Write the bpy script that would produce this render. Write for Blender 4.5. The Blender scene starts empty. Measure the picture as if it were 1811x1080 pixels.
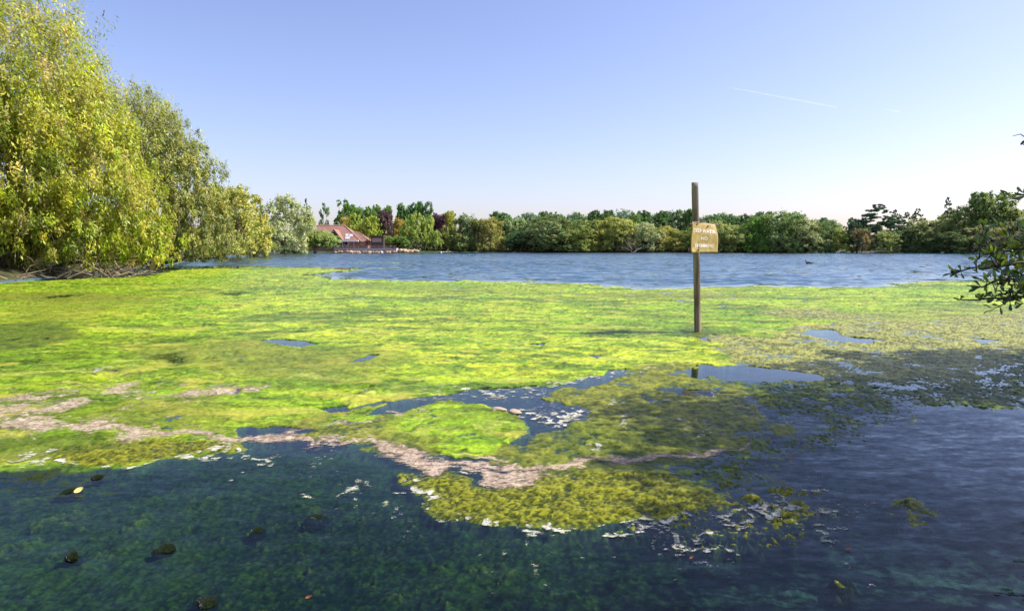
import bpy, bmesh, math
import numpy as np
from mathutils import Vector, Matrix

# ------------------------------------------------------------------ camera, sky, sun, exposure
scene = bpy.context.scene
COL = scene.collection
CAM_H, LENS, SENSOR, PITCH = 1.6, 24.0, 36.0, math.radians(4.83)
cam_data = bpy.data.cameras.new('camera')
cam_data.lens, cam_data.sensor_width, cam_data.sensor_fit = LENS, SENSOR, 'HORIZONTAL'
cam_data.clip_start, cam_data.clip_end = 0.05, 20000
cam_data.dof.use_dof = True
cam_data.dof.focus_distance = 6.5
cam_data.dof.aperture_fstop = 5.0
camera = bpy.data.objects.new('camera', cam_data)
COL.objects.link(camera)
camera.location = (0, 0, CAM_H)
camera.rotation_euler = (math.pi / 2 - PITCH, 0, 0)
scene.camera = camera

SUN_ELEV, SUN_AZ = math.radians(45), math.radians(4)       # azimuth measured from +X towards +Y
world = bpy.data.worlds.new('World')
scene.world = world
world.use_nodes = True
wn = world.node_tree
sky = wn.nodes.new('ShaderNodeTexSky')
sky.sky_type = 'NISHITA'
sky.sun_disc = False
sky.sun_elevation = SUN_ELEV
sky.sun_rotation = math.pi / 2 - SUN_AZ
sky.altitude = 50
sky.air_density, sky.dust_density, sky.ozone_density = 1.0, 1.3, 3.0
bg = wn.nodes['Background']
bg.inputs['Strength'].default_value = 0.13
balance = wn.nodes.new('ShaderNodeMix')                     # daylight white balance of the photograph
balance.data_type, balance.blend_type = 'RGBA', 'MULTIPLY'
balance.inputs[0].default_value = 1
balance.inputs[7].default_value = (1.07, 0.915, 1.03, 1)
wn.links.new(sky.outputs[0], balance.inputs[6])
wn.links.new(balance.outputs[2], bg.inputs[0])

sun_data = bpy.data.lights.new('sun', 'SUN')
sun_data.energy, sun_data.angle, sun_data.color = 4.7, math.radians(0.53), (1.0, 0.94, 0.84)
sun = bpy.data.objects.new('sun', sun_data)
COL.objects.link(sun)
sun_dir = Vector((math.cos(SUN_ELEV) * math.cos(SUN_AZ), math.cos(SUN_ELEV) * math.sin(SUN_AZ), math.sin(SUN_ELEV)))
sun.rotation_euler = sun_dir.to_track_quat('Z', 'Y').to_euler()
sun.location = (40, 0, 60)

vs = scene.view_settings
vs.view_transform, vs.look, vs.exposure, vs.gamma, vs.use_curve_mapping = 'Standard', 'None', 0.72, 1.0, False
scene.cycles.transparent_max_bounces = 16
scene.cycles.max_bounces = 8

# ------------------------------------------------------------------ helpers
rng = np.random.default_rng(7)
FPX = LENS / SENSOR * 1811.0
HZ = 540 - FPX * math.tan(PITCH)                    # horizon row of the survey photograph


def ground(u, v):
    """survey point (photo column, row) -> place on the water plane"""
    a, b = (u - 905.5) / FPX, (540 - v) / FPX
    dy = b * math.sin(PITCH) + math.cos(PITCH)
    dz = b * math.cos(PITCH) - math.sin(PITCH)
    t = CAM_H / -dz
    return (a * t, dy * t)


def at(u, v, d):
    """place seen at (column,row) standing d metres down the lake"""
    a, b = (u - 905.5) / FPX, (540 - v) / FPX
    dy = b * math.sin(PITCH) + math.cos(PITCH)
    dz = b * math.cos(PITCH) - math.sin(PITCH)
    t = d / dy
    return Vector((a * t, d, CAM_H + dz * t))


def tag(o, label=None, cat=None, group=None, kind=None):
    if label: o['label'] = label
    if cat: o['category'] = cat
    if group: o['group'] = group
    if kind: o['kind'] = kind
    return o


def link(o, parent=None):
    COL.objects.link(o)
    if parent is not None: o.parent = parent
    return o


def empty(name, loc, rz=0.0):
    o = bpy.data.objects.new(name, None)
    o.empty_display_size = 0.2
    o.location = loc
    o.rotation_euler = (0, 0, rz)
    return link(o)


def mesh_np(name, V, F, col=None, smooth=False, mats=()):
    V = np.asarray(V, np.float32); F = np.asarray(F, np.int32)
    me = bpy.data.meshes.new(name)
    n, k = F.shape
    me.vertices.add(len(V)); me.vertices.foreach_set('co', V.ravel())
    me.loops.add(n * k); me.loops.foreach_set('vertex_index', F.ravel())
    me.polygons.add(n)
    me.polygons.foreach_set('loop_start', np.arange(0, n * k, k, dtype=np.int32))
    if smooth: me.polygons.foreach_set('use_smooth', np.ones(n, bool))
    me.update(calc_edges=True)
    if col is not None:
        c = np.ones((len(V), 4), np.float32); c[:, :np.shape(col)[1]] = col
        a = me.color_attributes.new('Col', 'FLOAT_COLOR', 'POINT')
        a.data.foreach_set('color', c.ravel())
    for m in mats: me.materials.append(m)
    return me


class MB:
    """collects boxes, prisms and tubes into one mesh"""
    def __init__(self): self.v, self.f = [], []
    def add(self, V, F):
        o = len(self.v); self.v += [tuple(p) for p in V]; self.f += [tuple(i + o for i in q) for q in F]
        return self
    def box(self, x0, x1, y0, y1, z0, z1):
        V = [(x, y, z) for z in (z0, z1) for y in (y0, y1) for x in (x0, x1)]
        return self.add(V, [(0, 2, 3, 1), (4, 5, 7, 6), (0, 1, 5, 4), (2, 6, 7, 3), (0, 4, 6, 2), (1, 3, 7, 5)])
    def tube(self, pts, rad, n=8, cap=True):
        V, F = tube_arrays(pts, rad, n)
        self.add(V, F)
        if cap:
            o = len(self.v) - len(V)
            self.f.append(tuple(o + i for i in range(n))[::-1])
            self.f.append(tuple(o + len(V) - n + i for i in range(n)))
        return self
    def build(self, name, mat, parent=None, smooth=False, bevel=0.0):
        me = bpy.data.meshes.new(name)
        me.from_pydata(self.v, [], self.f)
        bm = bmesh.new(); bm.from_mesh(me)
        if bevel: bmesh.ops.bevel(bm, geom=list(bm.edges), offset=bevel, segments=2, affect='EDGES', profile=0.5)
        bmesh.ops.recalc_face_normals(bm, faces=bm.faces)
        bm.to_mesh(me); bm.free()
        if smooth:
            me.polygons.foreach_set('use_smooth', [True] * len(me.polygons))
        me.materials.append(mat)
        return link(bpy.data.objects.new(name, me), parent)


def tube_arrays(pts, rad, n=8):
    P = np.asarray(pts, float); m = len(P)
    R = np.broadcast_to(np.asarray(rad, float), (m,))
    T = np.gradient(P, axis=0); T /= np.linalg.norm(T, axis=1)[:, None] + 1e-9
    up = np.array([0.13, 0.99, 0.05]) if abs(T[0][2]) > 0.5 else np.array([0.05, 0.1, 0.99])
    A = np.cross(T, up); A /= np.linalg.norm(A, axis=1)[:, None] + 1e-9
    B = np.cross(T, A)
    th = np.linspace(0, 2 * np.pi, n, endpoint=False)
    V = P[:, None, :] + R[:, None, None] * (np.cos(th)[None, :, None] * A[:, None, :] + np.sin(th)[None, :, None] * B[:, None, :])
    i = np.arange(m - 1)[:, None] * n; j = np.arange(n)[None, :]; j2 = (j + 1) % n
    F = np.stack([i + j, i + j2, i + n + j2, i + n + j], -1).reshape(-1, 4)
    return V.reshape(-1, 3), F


def curve_pts(p0, p1, sag=0.0, n=6, wob=0.0, r=None):
    r = r or rng
    t = np.linspace(0, 1, n)[:, None]
    P = np.asarray(p0)[None] * (1 - t) + np.asarray(p1)[None] * t
    P[:, 2] += sag * np.sin(np.pi * t[:, 0])
    if wob:
        W = r.normal(0, wob, P.shape); W[0] = 0
        P += W
    return P


# ---- value noise on the ground plane
def _hash(i, j, s):
    h = (i * 374761393 + j * 668265263 + s * 974634777) & 0xffffffff
    h = ((h ^ (h >> 13)) * 1274126177) & 0xffffffff
    h = ((h ^ (h >> 16)) * 2246822519) & 0xffffffff
    return ((h ^ (h >> 15)) & 0xffffff).astype(np.float32) / 0xffffff * 2 - 1


def vnoise(x, y, s=0):
    xi = np.floor(x).astype(np.int64); yi = np.floor(y).astype(np.int64)
    fx = (x - xi).astype(np.float32); fy = (y - yi).astype(np.float32)
    fx = fx * fx * fx * (fx * (fx * 6 - 15) + 10); fy = fy * fy * fy * (fy * (fy * 6 - 15) + 10)
    a = _hash(xi, yi, s); b = _hash(xi + 1, yi, s); c = _hash(xi, yi + 1, s); d = _hash(xi + 1, yi + 1, s)
    return (a * (1 - fx) + b * fx) * (1 - fy) + (c * (1 - fx) + d * fx) * fy


def fbm(x, y, s=0, o=4, g=0.5):
    r = 0; a = 1; t = 0
    for k in range(o):
        ca, sa = math.cos(0.7 * k), math.sin(0.7 * k)
        r = r + a * vnoise((x * ca - y * sa) * 2 ** k + 17.3 * k, (x * sa + y * ca) * 2 ** k - 9.1 * k, s + k)
        t += a; a *= g
    return r / t * 1.5


def sstep(a, b, x):
    t = np.clip((x - a) / (b - a), 0, 1)
    return t * t * (3 - 2 * t)


def seg_dist(X, Y, P, closed):
    """distance to a polyline and, when closed, the inside flag"""
    d = np.full(X.shape, 1e9, np.float32); ins = np.zeros(X.shape, bool)
    n = len(P)
    for i in range(n if closed else n - 1):
        x0, y0 = P[i]; x1, y1 = P[(i + 1) % n]
        ex, ey = x1 - x0, y1 - y0
        t = np.clip(((X - x0) * ex + (Y - y0) * ey) / (ex * ex + ey * ey + 1e-12), 0, 1)
        d = np.minimum(d, np.hypot(X - x0 - t * ex, Y - y0 - t * ey))
        if closed:
            c = ((y0 > Y) != (y1 > Y)) & (X < ex * (Y - y0) / (ey + (1e-12 if ey >= 0 else -1e-12)) + x0)
            ins ^= c
    return np.where(ins, -d, d) if closed else d


# ------------------------------------------------------------------ materials
def new_mat(name):
    m = bpy.data.materials.new(name); m.use_nodes = True
    nt = m.node_tree; nt.nodes.clear()
    out = nt.nodes.new('ShaderNodeOutputMaterial')
    return m, nt, out


def nd(nt, t, **kw):
    n = nt.nodes.new(t)
    for k, v in kw.items():
        if k in n.inputs.keys() if isinstance(k, str) else False: n.inputs[k].default_value = v
        else: setattr(n, k, v)
    return n


def noise_node(nt, scale, detail=4.0, rough=0.55, coord=None, sx=(1, 1, 1)):
    tc = nt.nodes.new('ShaderNodeTexCoord')
    mp = nt.nodes.new('ShaderNodeMapping'); mp.inputs['Scale'].default_value = sx
    nt.links.new(tc.outputs[coord or 'Object'], mp.inputs[0])
    n = nt.nodes.new('ShaderNodeTexNoise')
    n.inputs['Scale'].default_value = scale; n.inputs['Detail'].default_value = detail; n.inputs['Roughness'].default_value = rough
    nt.links.new(mp.outputs[0], n.inputs['Vector'])
    return n


def ramp(nt, fac, stops):
    r = nt.nodes.new('ShaderNodeValToRGB')
    e = r.color_ramp.elements
    while len(e) < len(stops): e.new(0.5)
    for el, (p, c) in zip(e, stops): el.position = p; el.color = (*c, 1) if len(c) == 3 else c
    nt.links.new(fac, r.inputs[0])
    return r


def surf_mat(name, c1, c2, scale=3.0, rough=0.8, bump=0.3, bump_scale=None, spec=0.3, sx=(1, 1, 1), dist=0.02, p0=0.35, p1=0.65):
    m, nt, out = new_mat(name)
    b = nt.nodes.new('ShaderNodeBsdfPrincipled')
    n = noise_node(nt, scale, 6, 0.6, sx=sx)
    r = ramp(nt, n.outputs[0], [(p0, c1), (p1, c2)])
    nt.links.new(r.outputs[0], b.inputs['Base Color'])
    b.inputs['Roughness'].default_value = rough
    b.inputs['Specular IOR Level'].default_value = spec
    n2 = noise_node(nt, bump_scale or scale * 4, 5, 0.6, sx=sx)
    bp = nt.nodes.new('ShaderNodeBump'); bp.inputs['Strength'].default_value = bump; bp.inputs['Distance'].default_value = dist
    nt.links.new(n2.outputs[0], bp.inputs['Height']); nt.links.new(bp.outputs[0], b.inputs['Normal'])
    nt.links.new(b.outputs[0], out.inputs[0])
    return m


def leaf_mat(name, trans=0.35, gloss=0.06, rough=0.4):
    """per-leaf pigment (Col) times the tree's own tint"""
    m, nt, out = new_mat(name)
    at_ = nt.nodes.new('ShaderNodeVertexColor'); at_.layer_name = 'Col'
    oi = nt.nodes.new('ShaderNodeObjectInfo')
    mx = nt.nodes.new('ShaderNodeMix'); mx.data_type = 'RGBA'; mx.blend_type = 'MULTIPLY'; mx.inputs[0].default_value = 1
    nt.links.new(at_.outputs[0], mx.inputs[6]); nt.links.new(oi.outputs['Color'], mx.inputs[7])
    d = nt.nodes.new('ShaderNodeBsdfDiffuse'); t = nt.nodes.new('ShaderNodeBsdfTranslucent'); g = nt.nodes.new('ShaderNodeBsdfGlossy')
    g.inputs['Roughness'].default_value = rough
    for s in (d, t): nt.links.new(mx.outputs[2], s.inputs[0])
    a = nt.nodes.new('ShaderNodeMixShader'); a.inputs[0].default_value = trans
    nt.links.new(d.outputs[0], a.inputs[1]); nt.links.new(t.outputs[0], a.inputs[2])
    b = nt.nodes.new('ShaderNodeMixShader'); b.inputs[0].default_value = gloss
    nt.links.new(a.outputs[0], b.inputs[1]); nt.links.new(g.outputs[0], b.inputs[2])
    nt.links.new(b.outputs[0], out.inputs[0])
    return m


M = {}
M['leaf'] = leaf_mat('leaf_far', 0.3, 0.02, 0.6)
M['leaf_near'] = leaf_mat('leaf_willow', 0.45, 0.03, 0.5)
M['leaf_thorn'] = leaf_mat('leaf_thorn', 0.35, 0.06, 0.35)
M['bark'] = surf_mat('bark', (0.07, 0.055, 0.04), (0.2, 0.16, 0.12), 2.5, 0.9, 0.6, sx=(1, 1, 0.3))
M['twig'] = surf_mat('twig_bark', (0.16, 0.12, 0.07), (0.42, 0.33, 0.2), 3, 0.85, 0.4)
M['thorn_bark'] = surf_mat('thorn_bark', (0.03, 0.022, 0.018), (0.09, 0.065, 0.05), 20, 0.85, 0.4, dist=0.004)
M['soil'] = surf_mat('bank_soil', (0.05, 0.06, 0.025), (0.11, 0.1, 0.05), 0.6, 0.95, 0.5, 6)
M['timber'] = surf_mat('post_timber', (0.1, 0.075, 0.045), (0.34, 0.27, 0.18), 9, 0.85, 0.6, 40, sx=(1, 1, 0.12), dist=0.006)
M['roof'] = surf_mat('roof_tile', (0.24, 0.125, 0.095), (0.33, 0.185, 0.145), 1.2, 0.85, 0.3, 6)
M['ridge'] = surf_mat('ridge_tile', (0.42, 0.26, 0.18), (0.5, 0.33, 0.24), 2, 0.85, 0.2)
M['brick'] = surf_mat('brickwork', (0.3, 0.15, 0.11), (0.42, 0.24, 0.18), 3, 0.9, 0.2)
M['white'] = surf_mat('white_paint', (0.72, 0.7, 0.64), (0.8, 0.78, 0.74), 3, 0.6, 0.05)
M['dark_glass'] = surf_mat('dark_window', (0.012, 0.014, 0.018), (0.03, 0.03, 0.035), 1, 0.15, 0.0, spec=0.5)
M['dark_wood'] = surf_mat('dark_timber', (0.05, 0.032, 0.026), (0.1, 0.065, 0.05), 4, 0.8, 0.3)
M['pale_wood'] = surf_mat('weathered_boards', (0.26, 0.2, 0.17), (0.38, 0.3, 0.27), 4, 0.8, 0.3)
M['skylight'] = surf_mat('skylight_glass', (0.5, 0.53, 0.55), (0.62, 0.64, 0.66), 2, 0.12, 0.0, spec=0.8)
M['paving'] = surf_mat('terrace_paving', (0.34, 0.28, 0.27), (0.46, 0.39, 0.38), 2, 0.85, 0.2)
M['stone'] = surf_mat('tan_stone', (0.3, 0.2, 0.12), (0.52, 0.38, 0.25), 1.4, 0.9, 0.5)
M['bird'] = surf_mat('dark_feathers', (0.012, 0.013, 0.017), (0.03, 0.032, 0.038), 12, 0.6, 0.1)
M['buoy'] = surf_mat('white_buoy', (0.76, 0.76, 0.72), (0.82, 0.82, 0.8), 4, 0.4, 0.0)
M['drift'] = surf_mat('bleached_wood', (0.3, 0.22, 0.17), (0.6, 0.52, 0.44), 1.5, 0.85, 0.3)
M['wet_stone'] = surf_mat('weedy_stone', (0.004, 0.010, 0.003), (0.035, 0.055, 0.008), 8, 0.22, 1.0, 45, spec=0.3, dist=0.03)
M['feather'] = surf_mat('white_feather', (0.78, 0.78, 0.78), (0.85, 0.85, 0.83), 6, 0.6, 0.1)
M['yellow_leaf'] = surf_mat('yellow_leaf', (0.75, 0.5, 0.1), (0.8, 0.62, 0.25), 20, 0.5, 0.1)
M['red_leaf'] = surf_mat('red_leaf', (0.32, 0.09, 0.03), (0.42, 0.17, 0.07), 20, 0.5, 0.1)
M['froth'] = surf_mat('froth', (0.42, 0.3, 0.18), (0.7, 0.56, 0.38), 60, 0.8, 0.8, 120, dist=0.01)
M['metal'] = surf_mat('rusty_metal', (0.12, 0.07, 0.04), (0.3, 0.22, 0.15), 30, 0.6, 0.3, dist=0.002)


def algae_mat(name, rough, spec, bump, dist, grain=0.38):
    m, nt, out = new_mat(name)
    a = nt.nodes.new('ShaderNodeVertexColor'); a.layer_name = 'Col'
    n = noise_node(nt, 22, 4, 0.65, sx=(0.5, 1.6, 1)); nb = noise_node(nt, 90, 3, 0.7, sx=(0.6, 1.3, 1))
    def mrange(src, lo, hi):
        q = nt.nodes.new('ShaderNodeMapRange'); q.inputs[1].default_value = 0.3; q.inputs[2].default_value = 0.7; q.inputs[3].default_value = lo; q.inputs[4].default_value = hi
        nt.links.new(src, q.inputs[0]); return q.outputs[0]
    pr = nt.nodes.new('ShaderNodeMath'); pr.operation = 'MULTIPLY'
    nt.links.new(mrange(n.outputs[0], 1 - grain, 1 + grain), pr.inputs[0]); nt.links.new(mrange(nb.outputs[0], 1 - grain, 1 + grain), pr.inputs[1])
    mx = nt.nodes.new('ShaderNodeMix'); mx.data_type = 'RGBA'; mx.blend_type = 'MULTIPLY'; mx.inputs[0].default_value = 1
    nt.links.new(a.outputs[0], mx.inputs[6]); nt.links.new(pr.outputs[0], mx.inputs[7])
    b = nt.nodes.new('ShaderNodeBsdfPrincipled')
    nt.links.new(mx.outputs[2], b.inputs['Base Color'])
    b.inputs['Roughness'].default_value = rough; b.inputs['Specular IOR Level'].default_value = spec
    n2 = noise_node(nt, 60, 5, 0.7, sx=(1, 1.3, 1))
    bp = nt.nodes.new('ShaderNodeBump'); bp.inputs['Strength'].default_value = bump; bp.inputs['Distance'].default_value = dist
    nt.links.new(n2.outputs[0], bp.inputs['Height']); nt.links.new(bp.outputs[0], b.inputs['Normal'])
    nt.links.new(b.outputs[0], out.inputs[0])
    return m


def film_mat(name, lo, hi):
    """thin broken film on the water: pigment in Col, how thick it lies in Col's alpha"""
    m, nt, out = new_mat(name)
    a = nt.nodes.new('ShaderNodeVertexColor'); a.layer_name = 'Col'
    n1 = noise_node(nt, 26, 4, 0.6, sx=(0.6, 1.2, 1)); n2 = noise_node(nt, 110, 3, 0.6)
    def math_(op, x, y):
        q = nt.nodes.new('ShaderNodeMath'); q.operation = op
        for k, v in enumerate((x, y)):
            if isinstance(v, float): q.inputs[k].default_value = v
            else: nt.links.new(v, q.inputs[k])
        return q.outputs[0]
    f = math_('ADD', math_('ADD', math_('MULTIPLY', a.outputs['Alpha'], 0.85), math_('MULTIPLY', math_('SUBTRACT', n1.outputs[0], 0.5), 2.4)), math_('MULTIPLY', math_('SUBTRACT', n2.outputs[0], 0.5), 1.8))
    mr = nt.nodes.new('ShaderNodeMapRange'); mr.inputs[1].default_value = lo; mr.inputs[2].default_value = hi; mr.inputs[3].default_value = 0; mr.inputs[4].default_value = 0.82
    nt.links.new(f, mr.inputs[0])
    b = nt.nodes.new('ShaderNodeBsdfPrincipled'); b.inputs['Roughness'].default_value = 0.7; b.inputs['Specular IOR Level'].default_value = 0.1
    nt.links.new(a.outputs[0], b.inputs['Base Color']); nt.links.new(mr.outputs[0], b.inputs['Alpha'])
    nt.links.new(b.outputs[0], out.inputs[0])
    return m


M['algae'] = algae_mat('algae', 0.42, 0.05, 0.6, 0.008, 0.34)
M['weed'] = algae_mat('submerged_weed', 0.8, 0.1, 0.6, 0.02)
M['scum'] = film_mat('scum_film', 0.30, 0.85)
M['foam'] = film_mat('foam_film', 0.36, 0.85)


def water_mat():
    m, nt, out = new_mat('lake_water')
    rip = nt.nodes.new('ShaderNodeVertexColor'); rip.layer_name = 'Col'       # R: wind ripple on open water, G: small ripple
    sep = nt.nodes.new('ShaderNodeSeparateColor'); nt.links.new(rip.outputs[0], sep.inputs[0])
    def vm(op, a, b=None, sc=None):
        n = nt.nodes.new('ShaderNodeVectorMath'); n.operation = op
        if hasattr(a, 'is_linked'): nt.links.new(a, n.inputs[0])
        else: n.inputs[0].default_value = a
        if b is not None:
            if hasattr(b, 'is_linked'): nt.links.new(b, n.inputs[1])
            else: n.inputs[1].default_value = b
        if sc is not None:
            if hasattr(sc, 'is_linked'): nt.links.new(sc, n.inputs['Scale'])
            else: n.inputs['Scale'].default_value = sc
        return n.outputs[0]
    def slope(scale, detail, rough, sx, amp, lean=0.0):
        n = noise_node(nt, scale, detail, rough, sx=sx)
        return vm('MULTIPLY', vm('SUBTRACT', n.outputs['Color'], (0.5, 0.5 + lean, 0.5)), (amp * 0.6, amp, 0))
    big = vm('ADD', vm('ADD', slope(0.16, 2, 0.5, (0.6, 1, 1), 0.2), slope(0.9, 3, 0.6, (0.9, 1, 1), 0.95, 0.08)), slope(4.0, 3, 0.6, (0.7, 1, 1), 0.45, 0.08))
    sml = vm('ADD', slope(8, 2, 0.5, (0.5, 1.15, 1), 0.30, 0.2), slope(24, 3, 0.6, (0.5, 1.1, 1), 0.34, 0.2))
    brd = vm('ADD', slope(9, 3, 0.6, (0.45, 1.2, 1), 0.40, -0.05), slope(30, 2, 0.5, (0.6, 1, 1), 0.2, 0.0))
    sml = vm('ADD', sml, vm('SCALE', brd, None, sep.outputs[2]))
    nv_ = vm('ADD', vm('SCALE', big, None, sep.outputs[0]), vm('SCALE', sml, None, sep.outputs[1]))
    class bp_: pass
    bp = bp_(); bp.outputs = [vm('NORMALIZE', vm('ADD', nv_, (0, 0, 1)))]
    fr = nt.nodes.new('ShaderNodeFresnel'); fr.inputs[0].default_value = 1.333
    nt.links.new(bp.outputs[0], fr.inputs['Normal'])
    g = nt.nodes.new('ShaderNodeBsdfGlossy'); g.inputs['Roughness'].default_value = 0.03
    g.inputs['Color'].default_value = (0.90, 0.98, 1, 1)
    nt.links.new(bp.outputs[0], g.inputs['Normal'])
    t = nt.nodes.new('ShaderNodeBsdfTransparent'); t.inputs[0].default_value = (0.45, 0.62, 0.57, 1)
    mix = nt.nodes.new('ShaderNodeMixShader')
    nt.links.new(fr.outputs[0], mix.inputs[0]); nt.links.new(t.outputs[0], mix.inputs[1]); nt.links.new(g.outputs[0], mix.inputs[2])
    nt.links.new(mix.outputs[0], out.inputs[0])
    return m


M['water'] = water_mat()

# ------------------------------------------------------------------ terrain and lake bed
LAKE = [(3.6, 0.9), (4.9, 2.4), (11.0, 9.5), (30, 32), (75, 80), (140, 150), (178, 196), (185, 214), (172, 226), (120, 238), (60, 242), (0, 243), (-25, 238),
        (-38, 226), (-47, 219), (-66, 216), (-74, 208), (-76, 180), (-62, 158), (-51, 116), (-36, 76), (-31, 60), (-27, 46), (-25, 37), (-21, 24), (-14, 10), (-6, 1.2), (-3, 0.9)]


def axis(segs):
    a = []
    for x0, x1, st in segs: a += list(np.arange(x0, x1, st))
    return np.array(a + [segs[-1][1]])


gx = axis([(-3000, -300, 150), (-300, -90, 15), (-90, -20, 2), (-20, 20, 1.0), (20, 220, 3), (220, 400, 20), (400, 3000, 150)])
gy = axis([(-600, -40, 60), (-40, 0, 4), (0, 20, 0.8), (20, 260, 2), (260, 400, 15), (400, 4000, 200)])
GX, GY = np.meshgrid(gx, gy)
sdl = seg_dist(GX, GY, LAKE, True) + fbm(GX * 0.15, GY * 0.15, 50, 3) * np.clip(np.hypot(GX, GY) / 60, 0.05, 1)
ZT = np.where(sdl < 0, np.maximum(-1.3, sdl * 0.3), np.minimum(sdl * 0.28, 0.55) + np.clip(sdl - 6, 0, 60) * 0.008) + 0.06 * fbm(GX * 0.5, GY * 0.5, 60, 3)
ny_, nx_ = GX.shape
idx = np.arange(ny_ * nx_).reshape(ny_, nx_)
FT = np.stack([idx[:-1, :-1], idx[:-1, 1:], idx[1:, 1:], idx[1:, :-1]], -1).reshape(-1, 4)
m, nt, out = new_mat('terrain')
bs = nt.nodes.new('ShaderNodeBsdfPrincipled'); bs.inputs['Roughness'].default_value = 0.95; bs.inputs['Specular IOR Level'].default_value = 0.1
geo = nt.nodes.new('ShaderNodeNewGeometry'); sx_ = nt.nodes.new('ShaderNodeSeparateXYZ'); nt.links.new(geo.outputs['Position'], sx_.inputs[0])
n_ = noise_node(nt, 0.7, 5, 0.6)
land = ramp(nt, n_.outputs[0], [(0.35, (0.025, 0.035, 0.012)), (0.6, (0.07, 0.07, 0.03))])
mr = nt.nodes.new('ShaderNodeMapRange'); mr.inputs[1].default_value = -0.05; mr.inputs[2].default_value = 0.12; nt.links.new(sx_.outputs[2], mr.inputs[0])
mx = nt.nodes.new('ShaderNodeMix'); mx.data_type = 'RGBA'; mx.inputs[6].default_value = (0.09, 0.18, 0.28, 1)
nt.links.new(mr.outputs[0], mx.inputs[0]); nt.links.new(land.outputs[0], mx.inputs[7]); nt.links.new(mx.outputs[2], bs.inputs['Base Color'])
nt.links.new(bs.outputs[0], out.inputs[0])
terrain = link(bpy.data.objects.new('terrain', mesh_np('terrain', np.stack([GX, GY, ZT], -1).reshape(-1, 3), FT, smooth=True, mats=[m])))
tag(terrain, kind='structure')


def ground_z(x, y):
    i = np.clip(np.searchsorted(gx, x), 1, len(gx) - 1); j = np.clip(np.searchsorted(gy, y), 1, len(gy) - 1)
    return float(ZT[j, i] + ZT[j - 1, i - 1]) / 2


# ------------------------------------------------------------------ algae, weed, scum and foam: one relief, split by what it is
NR, NC = 690, 1040
yq = np.linspace(0, 1, NR)
e = -0.6
Y1 = (2.0 ** e + yq * (82.0 ** e - 2.0 ** e)) ** (1 / e)
S = np.linspace(-1, 1, NC)
Y = np.repeat(Y1[:, None], NC, 1).astype(np.float32)
X = (S[None, :] * (0.9 * Y + 1.6)).astype(np.float32)

wa = 0.03 * Y + 0.02
WX = X + wa * fbm(X * 1.1, Y * 0.9, 1, 4) + 0.07 * fbm(X * 5, Y * 4, 3, 4)
WY = Y + wa * 1.3 * fbm(X * 0.9 + 40, Y * 0.8, 2, 4) + 0.12 * fbm(X * 5, Y * 4, 4, 4)

TYPES = ['sub', 'bright', 'olive', 'speck', 'dark', 'raft', 'sky_tone']
L = np.full(X.shape, -5.0, np.float32)
Rg = np.full(X.shape, 0.25, np.float32)
Wt = {t: np.zeros(X.shape, np.float32) for t in TYPES}
Wt['sub'][:] = 1


OV = {'scum': np.zeros(X.shape, np.float32), 'foam': np.zeros(X.shape, np.float32)}


def paint(w, lev, typ, rough):
    global L, Rg
    if typ in OV:
        OV[typ] = np.maximum(OV[typ], w); return
    L = L * (1 - w) + lev * w; Rg = Rg * (1 - w) + rough * w
    for t in TYPES: Wt[t] = Wt[t] * (1 - w) + (w if t == typ else 0)


def patch(px, soft, lev, typ, rough=0.3, amount=1.0, warp=1.0):
    P = [ground(*p) for p in px]
    xs, ys = [p[0] for p in P], [p[1] for p in P]
    pad = 4 * soft + 1.0
    rows = np.where((Y1 > min(ys) - pad) & (Y1 < max(ys) + pad))[0]
    if len(rows) == 0: return
    r0, r1 = rows[0], rows[-1] + 1
    xx = X[r0:r1] + warp * (WX[r0:r1] - X[r0:r1]); yy = Y[r0:r1] + warp * (WY[r0:r1] - Y[r0:r1])
    w = np.zeros(X.shape, np.float32)
    w[r0:r1] = amount * sstep(soft, -soft, seg_dist(xx, yy, P, True))
    paint(w, lev, typ, rough)


def line(px, thick, lev, typ, rough=0.2, amount=1.0, warp=1.0, breakup=0.0, seed=0):
    """a drifting band: thick is its depth in photo rows, turned into metres at its own distance"""
    P = [ground(*p) for p in px]
    ys = [p[1] for p in P]
    rows = np.where((Y1 > min(ys) - 1.2) & (Y1 < max(ys) + 1.2))[0]
    r0, r1 = rows[0], rows[-1] + 1
    xx = X[r0:r1] + warp * (WX[r0:r1] - X[r0:r1]); yy = Y[r0:r1] + warp * (WY[r0:r1] - Y[r0:r1])
    d = seg_dist(xx, yy, P, False)
    half = thick * (0.46 if typ == 'scum' else 0.5) * Y[r0:r1] ** 2 / (CAM_H * FPX)
    half = half * (1 + 0.8 * fbm(xx * 3, yy * 3, 70 + seed, 3))
    w = np.zeros(X.shape, np.float32)
    w[r0:r1] = amount * sstep(1.6, 0.35, d / np.maximum(half, 1e-3))
    if breakup: w[r0:r1] *= sstep(breakup - 0.2, breakup + 0.2, 0.5 + 0.9 * fbm(xx * 9, yy * 7, 90 + seed, 4))
    if typ == 'scum': w[r0:r1] *= 1 - 0.6 * sstep(0.12, 0.4, fbm(X[r0:r1] * 2.6 + 2 * WX[r0:r1], WY[r0:r1] * 5.5, 96 + seed, 4))
    if typ == 'foam': w[r0:r1] *= np.clip(sstep(-0.35, 0.1, fbm(X[r0:r1] * 20, Y[r0:r1] * 14, 95, 2)), 0, 1)
    paint(w, lev, typ, rough)


lace = sstep(0.15, 0.02, np.abs(fbm(WX * 4.6, WY * 3.4, 41, 4))) * sstep(-0.5, 0.1, fbm(X * 2, Y * 1.6, 43, 2))
lace2 = sstep(0.13, 0.03, np.abs(fbm(WX * 7.5, WY * 5.5, 42, 3)))
speckle = sstep(0.62, 0.8, fbm(X * 24, Y * 17, 44, 2))


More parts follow.
